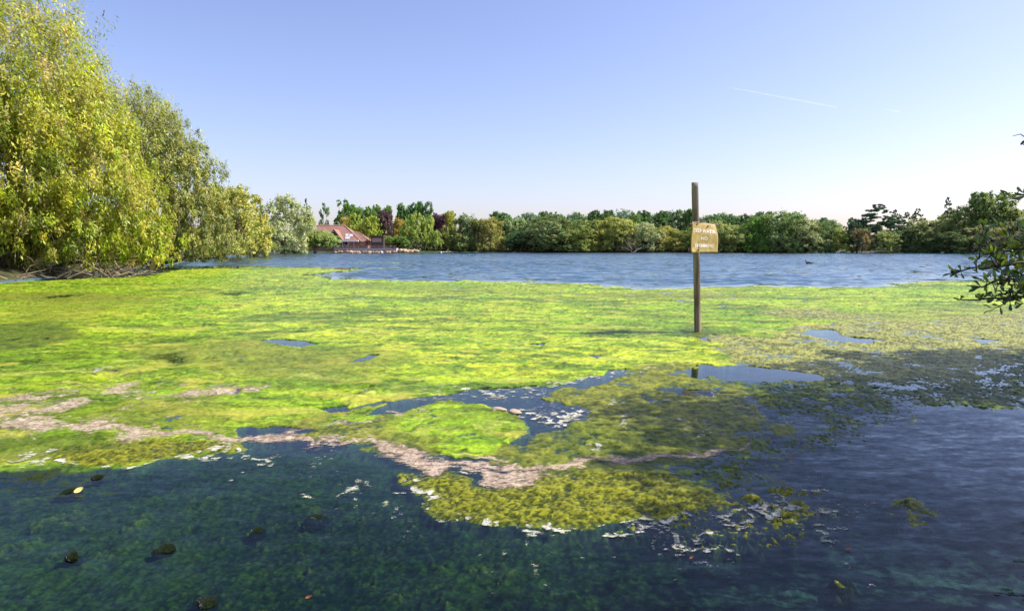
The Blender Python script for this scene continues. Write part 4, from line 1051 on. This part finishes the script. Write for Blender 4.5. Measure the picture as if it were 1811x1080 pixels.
bank_crown(thorn, [(4.2, 2.8, 2.6, 1.5, 1.6, 1.3), (5.0, 4.0, 2.7, 1.2, 1.0, 1.2), (4.6, 2.2, 3.6, 1.5, 1.5, 1.2)], 150, 60, 0.07, 1, (0.06, 0.10, 0.015))
tag(thorn, 'thorny small leaved tree on the right, its dark sprays reaching into view', 'tree')
for k, (x, y, h, lobes, lab) in enumerate([
        (7.6, 6.2, 5, [(6.8, 5.8, 3.8, 1.5, 1.5, 1.6), (7.6, 7.0, 4.6, 1.6, 1.3, 1.7), (7.6, 5.2, 5.0, 1.6, 1.3, 1.6), (6.6, 4.8, 3.0, 1.2, 1.0, 1.4)], 'bank tree out of view on the right, shading the dark lumpy weed'),
        (10.2, 9.2, 5, [(8.8, 8.2, 3.9, 1.5, 1.3, 1.6), (9.8, 9.2, 4.3, 1.6, 1.4, 1.8), (11.2, 9.8, 4.4, 1.6, 1.2, 1.8)], 'farther bank tree out of view on the right, shading the speckled weed')]):
    t = empty('bank_tree', (x, y, ground_z(x, y)))
    bank_crown(t, lobes, 240, 70, 0.13, 10 + k, (0.06, 0.10, 0.015))
    tb = [tube_arrays(curve_pts((0, 0, -0.2), (0, 0, h * 0.75), 0, 8, 0.06, r_), np.linspace(0.14, 0.05, 8), 8)]
    for l in lobes: tb.append(tube_arrays(curve_pts((0, 0, h * 0.3), np.array(l[:3]) - np.array(t.location), 0.1, 6, 0.05, r_), np.linspace(0.06, 0.02, 6), 6))
    a_, b_, _ = merge(tb)
    link(bpy.data.objects.new('trunk', mesh_np('bank_trunk', a_, b_, None, True, [M['bark']])), t)
    tag(t, lab, 'tree')

# ------------------------------------------------------------------ clubhouse on the far bank
club = empty('clubhouse', (at(590, 440, 226)[0], 226, 0.9))
cx, cz = club.location[0], club.location[2]
K = 226 / FPX
def bx_(u): return (u - 905.5) * K - cx
def bz_(v): return CAM_H + (HZ - v) * K - cz
def prism(mb, tri, y0, y1):
    n = len(tri); V = [(x, y0, z) for x, z in tri] + [(x, y1, z) for x, z in tri]
    mb.add(V, [tuple(range(n)), tuple(range(2 * n - 1, n - 1, -1))] + [(i, (i + 1) % n, n + (i + 1) % n, n + i) for i in range(n)])
rl, rr_, el, er = bx_(545), bx_(604), bx_(512), bx_(640)
zr, ze = bz_(398), bz_(425.5)
roof = MB()
roof.add([(el, -1.2, ze), (er, -1.2, ze), (er, 13, ze), (el, 13, ze), (rl, 5.5, zr), (rr_, 5.5, zr), (el, -1.2, ze - 0.3), (er, -1.2, ze - 0.3), (er, 13, ze - 0.3), (el, 13, ze - 0.3)],
         [(0, 1, 5, 4), (1, 2, 5), (2, 3, 4, 5), (3, 0, 4), (0, 6, 7, 1), (1, 7, 8, 2), (2, 8, 9, 3), (3, 9, 6, 0), (6, 9, 8, 7)])
roof_o = roof.build('roof', M['roof'], club)
mb = MB()
for a, b in (((rl, 5.5, zr), (rr_, 5.5, zr)), ((rr_, 5.5, zr), (er, -1.2, ze)), ((rl, 5.5, zr), (el, -1.2, ze))): mb.tube([a, b], 0.22, 6)
mb.build('ridge_cap', M['ridge'], roof_o)
# front gable
gl, gr, ga = bx_(582), bx_(611), bx_(596)
gb, gt = bz_(424.5), bz_(406)
mb = MB(); mb.add([(gl, -2.4, gb), (gr, -2.4, gb), (ga, -2.4, gt), (gl, 4.5, gb), (gr, 4.5, gb), (ga, 4.5, gt)], [(0, 2, 5, 3), (1, 4, 5, 2), (0, 3, 4, 1), (0, 1, 2), (3, 5, 4)])
gab = mb.build('gable', M['roof'], club)
i0 = 0.86
mb = MB(); prism(mb, [(ga + (gl - ga) * 0.72, gb + 0.12), (ga + (gr - ga) * 0.72, gb + 0.12), (ga, gb + (gt - gb) * 0.76)], -2.46, -2.3); mb.build('gable_window', M['dark_glass'], gab)
mb = MB(); mb.box(ga - 0.35, ga + 0.35, -2.52, -2.44, gb + 0.3, gb + 1.3); mb.build('gable_panel', M['brick'], gab)
mb = MB()
for s in (gl, gr): mb.tube([(ga, -2.5, gt + 0.05), (s, -2.5, gb)], 0.17, 5)
mb.build('barge_board', M['ridge'], gab)
mb = MB(); mb.box(bx_(581), bx_(638), -2.7, -1.9, bz_(427.3), bz_(424.6)); mb.build('fascia', M['white'], club)
for u0, u1, v0, v1 in ((611, 616, 414, 418), (618, 624, 414.5, 418.5), (612, 620, 419, 423)):
    y0 = -1.2 + (bz_(v1) - ze) / (zr - ze) * 6.7
    y1 = -1.2 + (bz_(v0) - ze) / (zr - ze) * 6.7
    mb = MB(); mb.add([(bx_(u0), y0 - .12, bz_(v1) + .12), (bx_(u1), y0 - .12, bz_(v1) + .12), (bx_(u1), y1 - .12, bz_(v0) + .12), (bx_(u0), y1 - .12, bz_(v0) + .12),
                       (bx_(u0), y0 + .1, bz_(v1) - .1), (bx_(u1), y0 + .1, bz_(v1) - .1), (bx_(u1), y1 + .1, bz_(v0) - .1), (bx_(u0), y1 + .1, bz_(v0) - .1)],
                      [(0, 1, 2, 3), (7, 6, 5, 4), (0, 4, 5, 1), (1, 5, 6, 2), (2, 6, 7, 3), (3, 7, 4, 0)])
    mb.build('skylight', M['skylight'], roof_o)
# lower right wing
wl, wr, wp = bx_(618), bx_(656), bx_(628)
mb = MB(); mb.add([(wl, -0.2, bz_(427.4)), (wr, -0.2, bz_(427.4)), (wr, 8, bz_(427.4)), (wl, 8, bz_(427.4)), (bx_(620), 3.5, bz_(410.3)), (bx_(632), 3.5, bz_(410.3))],
                  [(0, 1, 5, 4), (1, 2, 5), (2, 3, 4, 5), (3, 0, 4), (0, 3, 2, 1)])
mb.build('wing_roof', M['roof'], club)
mb = MB(); mb.tube([(bx_(620), 3.5, bz_(410.3)), (bx_(632), 3.5, bz_(410.3)), (wr, -0.2, bz_(427.4))], 0.18, 5); mb.build('wing_ridge', M['ridge'], club)
# walls, windows, terrace
mb = MB(); mb.box(el + 0.8, er - 0.8, 0.2, 12, -0.6, ze - 0.25); mb.build('wall', M['brick'], club)
mb = MB(); mb.box(wl, wr - 1.2, 0.8, 7.2, -0.6, bz_(427.6)); mb.build('wing_wall', M['brick'], club)
for u0, u1 in ((592, 600), (601, 608), (611, 618), (580, 590), (566, 576), (550, 560)):
    mb = MB(); mb.box(bx_(u0), bx_(u1), 0.08, 0.3, bz_(432.4), bz_(428)); w_ = mb.build('window', M['dark_glass'], club)
    mb = MB(); mb.box(bx_(u0) - 0.12, bx_(u1) + 0.12, 0.12, 0.32, bz_(432.8), bz_(427.7)); mb.build('frame', M['white'], w_)
mb = MB(); mb.box(bx_(608.4), bx_(610.6), 0.0, 0.3, bz_(433), bz_(428)); mb.build('door', surf_mat('blue_door', (0.08, 0.14, 0.4), (0.12, 0.2, 0.5), 2, 0.5, 0), club)
mb = MB(); mb.box(bx_(632), bx_(646), 0.7, 0.9, bz_(434), bz_(429)); mb.build('wing_window', surf_mat('pink_blind', (0.6, 0.3, 0.22), (0.7, 0.42, 0.32), 1, 0.6, 0), club)
for u in (590, 600, 610, 620, 630): 
    mb = MB(); mb.box(bx_(u) - 0.1, bx_(u) + 0.1, -2.5, -2.3, bz_(437), bz_(427.3)); mb.build('veranda_post', M['pale_wood'], club)
tag(club, 'red tiled clubhouse with white fascia and dark triangular gable window', 'building')

ter = empty('terrace', (at(650, 440, 220)[0], 220, 0.3)); tx, tz = ter.location[0], ter.location[2]
K2 = 220 / FPX
def tX(u): return (u - 905.5) * K2 - tx
def tZ(v): return CAM_H + (HZ - v) * K2 - tz
mb = MB(); mb.box(tX(592), tX(702), -0.6, 3.6, -0.6, tZ(438.6)); mb.build('deck', M['paving'], ter)
for k, u in enumerate(np.arange(594, 704, 7.0)):
    mb = MB(); mb.box(tX(u) - 0.06, tX(u) + 0.06, -0.5, -0.38, tZ(438.7), tZ(434.2)); mb.build('railing_post', M['pale_wood'], ter)
mb = MB()
for v in (434.4, 436.4): mb.box(tX(592), tX(702), -0.52, -0.40, tZ(v) - 0.06, tZ(v) + 0.05)
mb.build('rail', M['pale_wood'], ter)
tag(ter, 'pale paved terrace with wooden railing in front of the clubhouse', 'terrace')
for k, (u, lab) in enumerate(((600, 'wooden picnic table on the terrace below the clubhouse windows'), (613, 'wooden picnic table on the terrace beneath the skylights'), (690, 'pale picnic table at the right end of the terrace'))):
    t = empty('picnic_table', (tX(u) + tx, 218.2, 0.35))
    mb = MB(); mb.box(-0.9, 0.9, -0.38, 0.38, 0.70, 0.76); mb.build('table_top', M['pale_wood'], t)
    for s in (-1, 1):
        mb = MB(); mb.box(-0.9, 0.9, s * 0.72 - 0.14, s * 0.72 + 0.14, 0.42, 0.47); mb.build('bench', M['pale_wood'], t)
        mb = MB(); mb.tube([(s * 0.6, -0.7, 0), (s * 0.6, -0.25, 0.7)], 0.05, 5); mb.tube([(s * 0.6, 0.7, 0), (s * 0.6, 0.25, 0.7)], 0.05, 5); mb.box(s * 0.6 - 0.04, s * 0.6 + 0.04, -0.7, 0.7, 0.36, 0.42); mb.build('leg_frame', M['pale_wood'], t)
    tag(t, lab, 'picnic table')

hut = empty('hut', (at(668, 440, 224)[0], 224, 0.9)); hx, hz = hut.location[0], hut.location[2]
K3 = 224 / FPX
def hX(u): return (u - 905.5) * K3 - hx
def hZ(v): return CAM_H + (HZ - v) * K3 - hz
mb = MB(); mb.box(hX(657), hX(678), 0, 3.4, -0.5, hZ(419)); mb.build('wall', M['dark_wood'], hut)
mb = MB(); mb.box(hX(654), hX(680), -0.9, 4.0, hZ(419), hZ(416.5)); mb.build('roof', M['dark_wood'], hut)
for k in range(7):
    u = 659 + k * 2.4
    mb = MB(); mb.box(hX(u), hX(u + 2.1), -0.06, 0.02, hZ(428), hZ(421)); mb.build('board', M['pale_wood'], hut)
for u in (656, 679.5): 
    mb = MB(); mb.box(hX(u) - 0.1, hX(u) + 0.1, -0.8, -0.6, -0.5, hZ(419)); mb.build('post', M['dark_wood'], hut)
tag(hut, 'dark wooden flat roofed hut right of the clubhouse', 'hut')

# stone revetment under the terrace and tan bank
r_ = np.random.default_rng(12)
def stone_mesh(seed, sub=2, amp=0.22):
    bm = bmesh.new(); bmesh.ops.create_icosphere(bm, subdivisions=sub, radius=1); rr = np.random.default_rng(seed)
    ph = rr.uniform(0, 6.28, 9); fr = rr.uniform(1.2, 3.2, (9, 3))
    for v in bm.verts:
        s = 1 + amp * sum(math.sin(fr[i] @ np.array(v.co) * 1.0 + ph[i]) for i in range(9)) / 4
        d = np.array(v.co); s += amp * 0.22 * float(vnoise(np.array([d[0] * 5 + d[2] * 3]), np.array([d[1] * 5 - d[2] * 4]), seed)[0]) + amp * 0.15 * float(vnoise(np.array([d[0] * 13 + d[2] * 9]), np.array([d[1] * 13 - d[2] * 10]), seed + 3)[0])
        v.co *= s
    me = bpy.data.meshes.new('stone'); bm.to_mesh(me); bm.free()
    me.polygons.foreach_set('use_smooth', [True] * len(me.polygons)); return me
SM = [stone_mesh(s, 1) for s in range(4)]
for mm in SM: mm.materials.append(M['stone'])
rev = empty('stone_revetment', (at(660, 446, 217)[0], 217, 0))
for k in range(46):
    u = 588 + k * 3.3 + r_.uniform(-1, 1)
    o = link(bpy.data.objects.new('stone', SM[k % 4]), rev)
    big = 1.7 if u > 705 else 1.0
    o.location = ((u - 905.5) * 217 / FPX - rev.location[0], r_.uniform(-0.3, 1.0), r_.uniform(0.0, 0.35) * big); o.scale = (r_.uniform(.4, .8) * big, r_.uniform(.4, .6) * big, r_.uniform(.25, .5) * big); o.rotation_euler = (0, 0, r_.uniform(0, 6))
tag(rev, 'row of tan stones along the waterline below the clubhouse terrace', 'stone edging')

# ------------------------------------------------------------------ signpost
bx0, by0 = ground(1234, 588)
post = empty('signpost', (bx0, by0, 0))
PH = at(1229, 323, by0)[2]
tilt = (at(1229, 323, by0)[0] - bx0)
r_ = np.random.default_rng(3)
nseg, ns = 40, 16
V, F = [], []
for i in range(nseg + 1):
    t = i / nseg; z = -0.6 + (PH + 0.6) * t
    zc = max(z, 0) / PH
    rad = 0.066 - 0.008 * t
    for j in range(ns):
        a = 2 * math.pi * j / ns
        sq = 1.0 / max(abs(math.cos(a)), abs(math.sin(a))) ** (0.55 * min(1, max(0, (z - 1.5) * 2)))
        rr = rad * sq * (1 + 0.03 * math.sin(3 * a + 7 * t) + 0.015 * r_.normal())
        V.append((tilt * zc + rr * math.cos(a), rr * math.sin(a), z))
for i in range(nseg):
    for j in range(ns): F.append((i * ns + j, i * ns + (j + 1) % ns, (i + 1) * ns + (j + 1) % ns, (i + 1) * ns + j))
F.append(tuple(range(nseg * ns, nseg * ns + ns)))
mb = MB(); mb.add(V, F); pole = mb.build('post', M['timber'], post, True)
SR = math.radians(42)                                         # the board is turned towards the sun
ca_, sa_ = math.cos(SR), math.sin(SR)
s_top, s_bot = at(1242, 393, by0)[2], at(1242, 446.5, by0)[2]
SH = s_top - s_bot
m_px = by0 / FPX
SW = 43.5 * m_px / (ca_ - sa_ * 0.27)
def sign_pt(a, b, off):
    """a: 0..1 across, b: 0..1 up, off: in front of the board"""
    w = 1 + 0.05 * (1 - b)
    lx = (a - 0.30) * SW * w - 0.012 * (1 - b); bow = 0.02 * math.sin(3.0 * a + 0.6) + 0.012 * math.sin(5 * b + 2 * a) + 0.035 * max(0, a - 0.75) * max(0, b - 0.6) * 8
    z = s_bot + b * SH - 0.035 * a * b
    ny = -0.085 - off + bow
    # local frame: x along the board, y normal
    X_ = lx * ca_ - ny * sa_ ; Y_ = lx * sa_ + ny * ca_
    return (X_ + tilt * z / PH, Y_, z)
nu, nv = 24, 24
V, F = [], []
for side in (0.003, -0.003):
    for j in range(nv + 1):
        for i in range(nu + 1): V.append(sign_pt(i / nu, j / nv, side))
sN = (nu + 1) * (nv + 1)
for j in range(nv):
    for i in range(nu):
        a = j * (nu + 1) + i; q = (a, a + 1, a + nu + 2, a + nu + 1)
        F.append(q); F.append(tuple(sN + k for k in q[::-1]))
rim = [i for i in range(nu + 1)] + [(j) * (nu + 1) + nu for j in range(1, nv + 1)] + [nv * (nu + 1) + i for i in range(nu - 1, -1, -1)] + [j * (nu + 1) for j in range(nv - 1, 0, -1)]
for k in range(len(rim)):
    a, b = rim[k], rim[(k + 1) % len(rim)]; F.append((a, sN + a, sN + b, b))
mm, nt, out = new_mat('faded_sign')
bs = nt.nodes.new('ShaderNodeBsdfPrincipled'); bs.inputs['Roughness'].default_value = 0.55
n1 = noise_node(nt, 9, 6, 0.65); n2 = noise_node(nt, 3.1, 4, 0.6)
r1 = ramp(nt, n1.outputs[0], [(0.3, (0.22, 0.155, 0.04)), (0.5, (0.37, 0.275, 0.075)), (0.72, (0.47, 0.38, 0.15))])
r2 = ramp(nt, n2.outputs[0], [(0.60, (0, 0, 0)), (0.70, (1, 1, 1))])
mx = nt.nodes.new('ShaderNodeMix'); mx.data_type = 'RGBA'; mx.inputs[7].default_value = (0.66, 0.36, 0.03, 1)
nt.links.new(r2.outputs[0], mx.inputs[0]); nt.links.new(r1.outputs[0], mx.inputs[6]); nt.links.new(mx.outputs[2], bs.inputs['Base Color']); nt.links.new(bs.outputs[0], out.inputs[0])
M['sign'] = mm
mb = MB(); mb.add(V, F); board = mb.build('sign_board', M['sign'], post, True)
board['label'] = 'warped faded yellow board with worn white capitals'
mm, nt, out = new_mat('worn_lettering')
bs = nt.nodes.new('ShaderNodeBsdfPrincipled'); bs.inputs['Roughness'].default_value = 0.6
n1 = noise_node(nt, 26, 4, 0.6)
r1 = ramp(nt, n1.outputs[0], [(0.34, (0.50, 0.38, 0.12)), (0.46, (0.86, 0.82, 0.72))])
nt.links.new(r1.outputs[0], bs.inputs['Base Color']); nt.links.new(bs.outputs[0], out.inputs[0])
M['letters'] = mm
for txt, a0, a1, bc, hh in (('DEEP WATER', 0.06, 0.92, 0.73, 0.125), ('NO', 0.38, 0.62, 0.48, 0.125), ('SWIMMING', 0.16, 0.84, 0.235, 0.125)):
    cu = bpy.data.curves.new('lettering', 'FONT'); cu.body = txt; cu.size = 1; cu.resolution_u = 2; cu.offset = 0.02
    to = bpy.data.objects.new('lettering_src', cu); COL.objects.link(to)
    bpy.context.view_layer.update()
    dg = bpy.context.evaluated_depsgraph_get()
    me = bpy.data.meshes.new_from_object(to.evaluated_get(dg))
    bpy.data.objects.remove(to)
    co = np.array([v.co[:] for v in me.vertices]); x0, x1 = co[:, 0].min(), co[:, 0].max(); y0, y1 = co[:, 1].min(), co[:, 1].max()
    for v in me.vertices:
        a = a0 + (v.co[0] - x0) / (x1 - x0) * (a1 - a0); b = bc + ((v.co[1] - y0) / (y1 - y0) - 0.5) * hh
        v.co = sign_pt(a, b, 0.007)
    me.name = 'lettering'; me.materials.clear(); me.materials.append(M['letters'])
    link(bpy.data.objects.new('lettering', me), board)
mb = MB(); mb.tube([sign_pt(0.05, 1.0, 0.004), sign_pt(0.5, 1.01, 0.0), sign_pt(1.16, 1.015, 0.0)], 0.008, 6); mb.build('batten', M['pale_wood'], post)
for (a, b) in ((0.2, 0.94), (0.62, 0.90), (0.25, 0.08)):
    p = sign_pt(a, b, 0.0); mb = MB(); mb.tube([(p[0] + 0.01 * sa_, p[1], p[2]), (p[0] + 0.02 * sa_, p[1] - 0.025, p[2])], 0.014, 8); mb.build('bolt', M['metal'], post)
for z in (s_top - 0.06, s_bot + 0.06):
    mb = MB(); mb.box(tilt * z / PH - 0.13, tilt * z / PH + 0.1, 0.035, 0.075, z - 0.03, z + 0.03); mb.build('bracket', M['metal'], post)
tag(post, 'weathered wooden post standing in the algae with a faded yellow warning board', 'signpost')

# ------------------------------------------------------------------ small things
# waterbird
bxx, byy = ground(1430, 466)
bird = empty('waterbird', (bxx, byy, 0))
def skin_obj(name, verts, edges, radii, mat, parent, sub=2):
    me = bpy.data.meshes.new(name); me.from_pydata(verts, edges, [])
    o = bpy.data.objects.new(name + '_src', me); COL.objects.link(o)
    o.modifiers.new('s', 'SKIN'); sk = me.skin_vertices[0].data
    for i, rr in enumerate(radii): sk[i].radius = rr if isinstance(rr, tuple) else (rr, rr); sk[i].use_root = i == 0
    ss = o.modifiers.new('u', 'SUBSURF'); ss.levels = ss.render_levels = sub
    bpy.context.view_layer.update()
    m2 = bpy.data.meshes.new_from_object(o.evaluated_get(bpy.context.evaluated_depsgraph_get()))
    bpy.data.objects.remove(o)
    m2.name = name; m2.materials.clear(); m2.materials.append(mat)
    m2.polygons.foreach_set('use_smooth', [True] * len(m2.polygons))
    return link(bpy.data.objects.new(name, m2), parent)
s = 1.35
vv = [(0.0, 0, 0.04), (-0.14, 0, 0.055), (-0.2, 0, 0.14), (-0.21, 0, 0.22), (-0.235, 0, 0.27), (0.14, 0, 0.04), (0.27, 0, 0.06), (0.34, 0, 0.085)]
skin_obj('body', [tuple(c * s for c in p) for p in vv], [(0, 1), (1, 2), (2, 3), (3, 4), (0, 5), (5, 6), (6, 7)], [0.105 * s, 0.075 * s, 0.035 * s, 0.03 * s, 0.04 * s, 0.10 * s, 0.06 * s, 0.02 * s], M['bird'], bird)
mb = MB(); mb.tube([(-0.26 * s, 0, 0.272 * s), (-0.35 * s, 0, 0.262 * s)], [0.016 * s, 0.004 * s], 6); mb.build('beak', M['drift'], bird)
tag(bird, 'dark long necked waterbird swimming on the open lake', 'bird')

# buoys
for u, v, lab, rr in ((675, 447.2, 'white round buoy on the water in front of the terrace', 0.34), (780, 447.0, 'small white buoy by the low weeping willow', 0.25)):
    x, y = at(u, 440, 212)[0], 212
    b = empty('buoy', (x, y, 0))
    bm = bmesh.new(); bmesh.ops.create_uvsphere(bm, u_segments=16, v_segments=10, radius=rr); bmesh.ops.translate(bm, verts=bm.verts, vec=(0, 0, rr * 0.55))
    me = bpy.data.meshes.new('float'); bm.to_mesh(me); bm.free(); me.materials.append(M['buoy']); me.polygons.foreach_set('use_smooth', [True] * len(me.polygons)); link(bpy.data.objects.new('float', me), b)
    mb = MB(); mb.tube([(0, 0, rr * 1.5), (0, 0, rr * 1.85)], [0.05, 0.05], 8); mb.build('ring', M['metal'], b)
    tag(b, lab, 'buoy')

# bleached fallen branches on the far shore
for nm, pts in (('bleached fallen branch lying at the far waterline left of the signpost', [((1120, 447), (1134, 438.5), 0.22), ((1118, 446.6), (1112, 440), 0.1), ((1126, 443), (1122, 435), 0.08), ((1110, 440), (1103, 437), 0.14), ((1118, 441), (1104, 424), 0.1)]),
                ('bleached log lying at the waterline right of the low weeping willow', [((779, 446), (798, 445), 0.2), ((788, 445.5), (793, 442), 0.1)]),
                ('bleached log lying at the waterline left of the cedar', [((1478, 444.5), (1495, 442.6), 0.2), ((1484, 443), (1488, 440), 0.1)]),
                ('long bleached log at the waterline below the cedar', [((1520, 445.2), (1568, 444), 0.2), ((1540, 444.6), (1548, 442.6), 0.08)])):
    dd = 238 if pts[0][0][0] < 1300 else 216
    if pts[0][0][0] < 900: dd = 228
    x0, _, z0 = at(*pts[0][0], dd)
    o = empty('driftwood', (x0, dd, 0))
    for k, (a, b, ra) in enumerate(pts):
        pa, pb = np.array(at(*a, dd)), np.array(at(*b, dd)); pa[2] = max(pa[2], 0.0); pb[2] = max(pb[2], 0.15)
        if k == 0: pa[2] = 0.0
        mb = MB(); mb.tube(curve_pts(pa - np.array(o.location), pb - np.array(o.location), 0.1, 6, 0.06), np.linspace(ra, ra * 0.4, 6), 7); mb.build('limb' if k else 'stem', M['drift'], o, True)
    tag(o, nm, 'driftwood')

# weed-covered stones in the foreground
SW_ = [stone_mesh(40 + s, 4, 0.34) for s in range(4)]
for mm in SW_: mm.materials.append(M['wet_stone'])
for k, (u, v, w, h, lab) in enumerate(((290, 972, 46, 0.045, 'dark wet stone with glints, left of centre in the near water'), (120, 870, 60, 0.022, 'flat dark stone beside the yellow leaf'), (130, 985, 40, 0.035, 'glinting weed covered stone below the flat one at lower left'),
                                 (457, 938, 36, 0.02, 'small dark stone right of the glinting wet one'), (362, 1064, 64, 0.04, 'large weed covered stone at the bottom edge'), (556, 914, 60, 0.014, 'low weedy hump between the raft and the bottom edge'),
                                 (172, 845, 30, 0.02, 'small mossy stone just below the left scum line'))):
    x, y = ground(u, v); rr = w * 0.38 * y / FPX
    o = link(bpy.data.objects.new('weedy_stone', SW_[k % 4])); o.location = (x, y, h * 0.7 - rr * 0.8); o.scale = (rr, rr * 0.8, rr * 0.8); o.rotation_euler = (0, 0, k * 1.3)
    tag(o, lab, 'stone', 'weedy stones in the near water')
# froth clumps
SF = [stone_mesh(60 + s, 3, 0.2) for s in range(2)]
for mm in SF: mm.materials.append(M['froth'])
for k, (u, v, w, lab) in enumerate(((881, 726, 27, 'left of two tan froth lumps beside the blue channel'), (911, 730, 26, 'right of two tan froth lumps beside the blue channel'))):
    x, y = ground(u, v); rr = w * 0.5 * y / FPX
    o = link(bpy.data.objects.new('froth_lump', SF[k % 2])); o.location = (x, y, 0.012); o.scale = (rr, rr * 0.8, 0.022); o.rotation_euler = (0, 0, k * 2.1)
    tag(o, lab, 'froth', 'tan froth lumps')


def leaf_thing(name, u, v, size, mat, label, cat, lift=0.012, ax=0.4, tilt_=0.5, elong=0.5):
    x, y = ground(u, v)
    V, F = [], []
    n = 7
    for i in range(n):
        t = i / (n - 1); w = elong * math.sin(math.pi * (0.06 + 0.9 * t)) ** 0.8 * 0.5
        for sgn in (-1, 0, 1): V.append(((t - 0.5) * size, sgn * w * size, 0.25 * size * (t - 0.3) ** 2 + 0.10 * size * abs(sgn)))
    for i in range(n - 1):
        for j in range(2): F.append((i * 3 + j, i * 3 + j + 1, i * 3 + j + 4, i * 3 + j + 3))
    me = bpy.data.meshes.new(name); me.from_pydata(V, [], F)
    bm = bmesh.new(); bm.from_mesh(me); bmesh.ops.solidify(bm, geom=list(bm.faces), thickness=0.0012); bm.to_mesh(me); bm.free()
    me.materials.append(mat)
    o = link(bpy.data.objects.new(name, me)); o.location = (x, y, lift); o.rotation_euler = (tilt_, -0.3, ax)
    tag(o, label, cat)


leaf_thing('fallen_leaf', 139, 872, 0.055, M['yellow_leaf'], 'yellow fallen leaf floating beside the flat dark stone', 'leaf', 0.02, 0.9, 0.7, 0.6)
leaf_thing('fallen_leaf', 1500, 973, 0.035, M['red_leaf'], 'small red leaf floating in the clear water at lower right', 'leaf', 0.01, 0.2, 0.3)
leaf_thing('fallen_leaf', 1223, 989, 0.025, M['red_leaf'], 'tiny red leaf floating below the foam clumps', 'leaf', 0.01, 0.5, 0.3)
leaf_thing('fallen_leaf', 546, 1060, 0.03, M['red_leaf'], 'rust coloured leaf floating at the bottom edge', 'leaf', 0.012, 0.1, 0.4)
leaf_thing('fallen_leaf', 1400, 816, 0.04, M['red_leaf'], 'brown leaf lying on the weed at the right end of the scum band', 'leaf', 0.03, 0.1, 0.4)
leaf_thing('feather', 178, 664, 0.2, M['feather'], 'white feather lying on the algae at left', 'feather', 0.06, -0.3, 0.5, 0.35)

# vapour trail
m, nt, out = new_mat('vapour')
d_ = nt.nodes.new('ShaderNodeBsdfDiffuse'); d_.inputs[0].default_value = (0.8, 0.8, 0.8, 1); t_ = nt.nodes.new('ShaderNodeBsdfTransparent'); mi = nt.nodes.new('ShaderNodeMixShader'); mi.inputs[0].default_value = 0.09
tl = nt.nodes.new('ShaderNodeBsdfTranslucent'); tl.inputs[0].default_value = (0.85, 0.85, 0.85, 1); ad = nt.nodes.new('ShaderNodeAddShader'); nt.links.new(d_.outputs[0], ad.inputs[0]); nt.links.new(tl.outputs[0], ad.inputs[1])
nt.links.new(t_.outputs[0], mi.inputs[1]); nt.links.new(ad.outputs[0], mi.inputs[2]); nt.links.new(mi.outputs[0], out.inputs[0])
for (a, b, r0, r1, lab) in (((1286, 154), (1480, 190), 2.2, 4.2, 'thin white vapour trail slanting across the sky at upper right'), ((1566, 194), (1592, 198), 2.0, 2.4, 'short faint vapour trail further right in the pale sky')):
    pa, pb = np.array(at(*a, 4000)), np.array(at(*b, 4300))
    o = empty('vapour_trail', tuple(pa))
    mb = MB(); mb.tube(curve_pts((0, 0, 0), pb - pa, 0, 12, 0.5), np.linspace(r0, r1, 12) * np.concatenate([[0.2, 0.8], np.ones(8), [0.8, 0.3]]), 10); mb.build('trail', m, o, True)
    tag(o, lab, 'vapour trail')
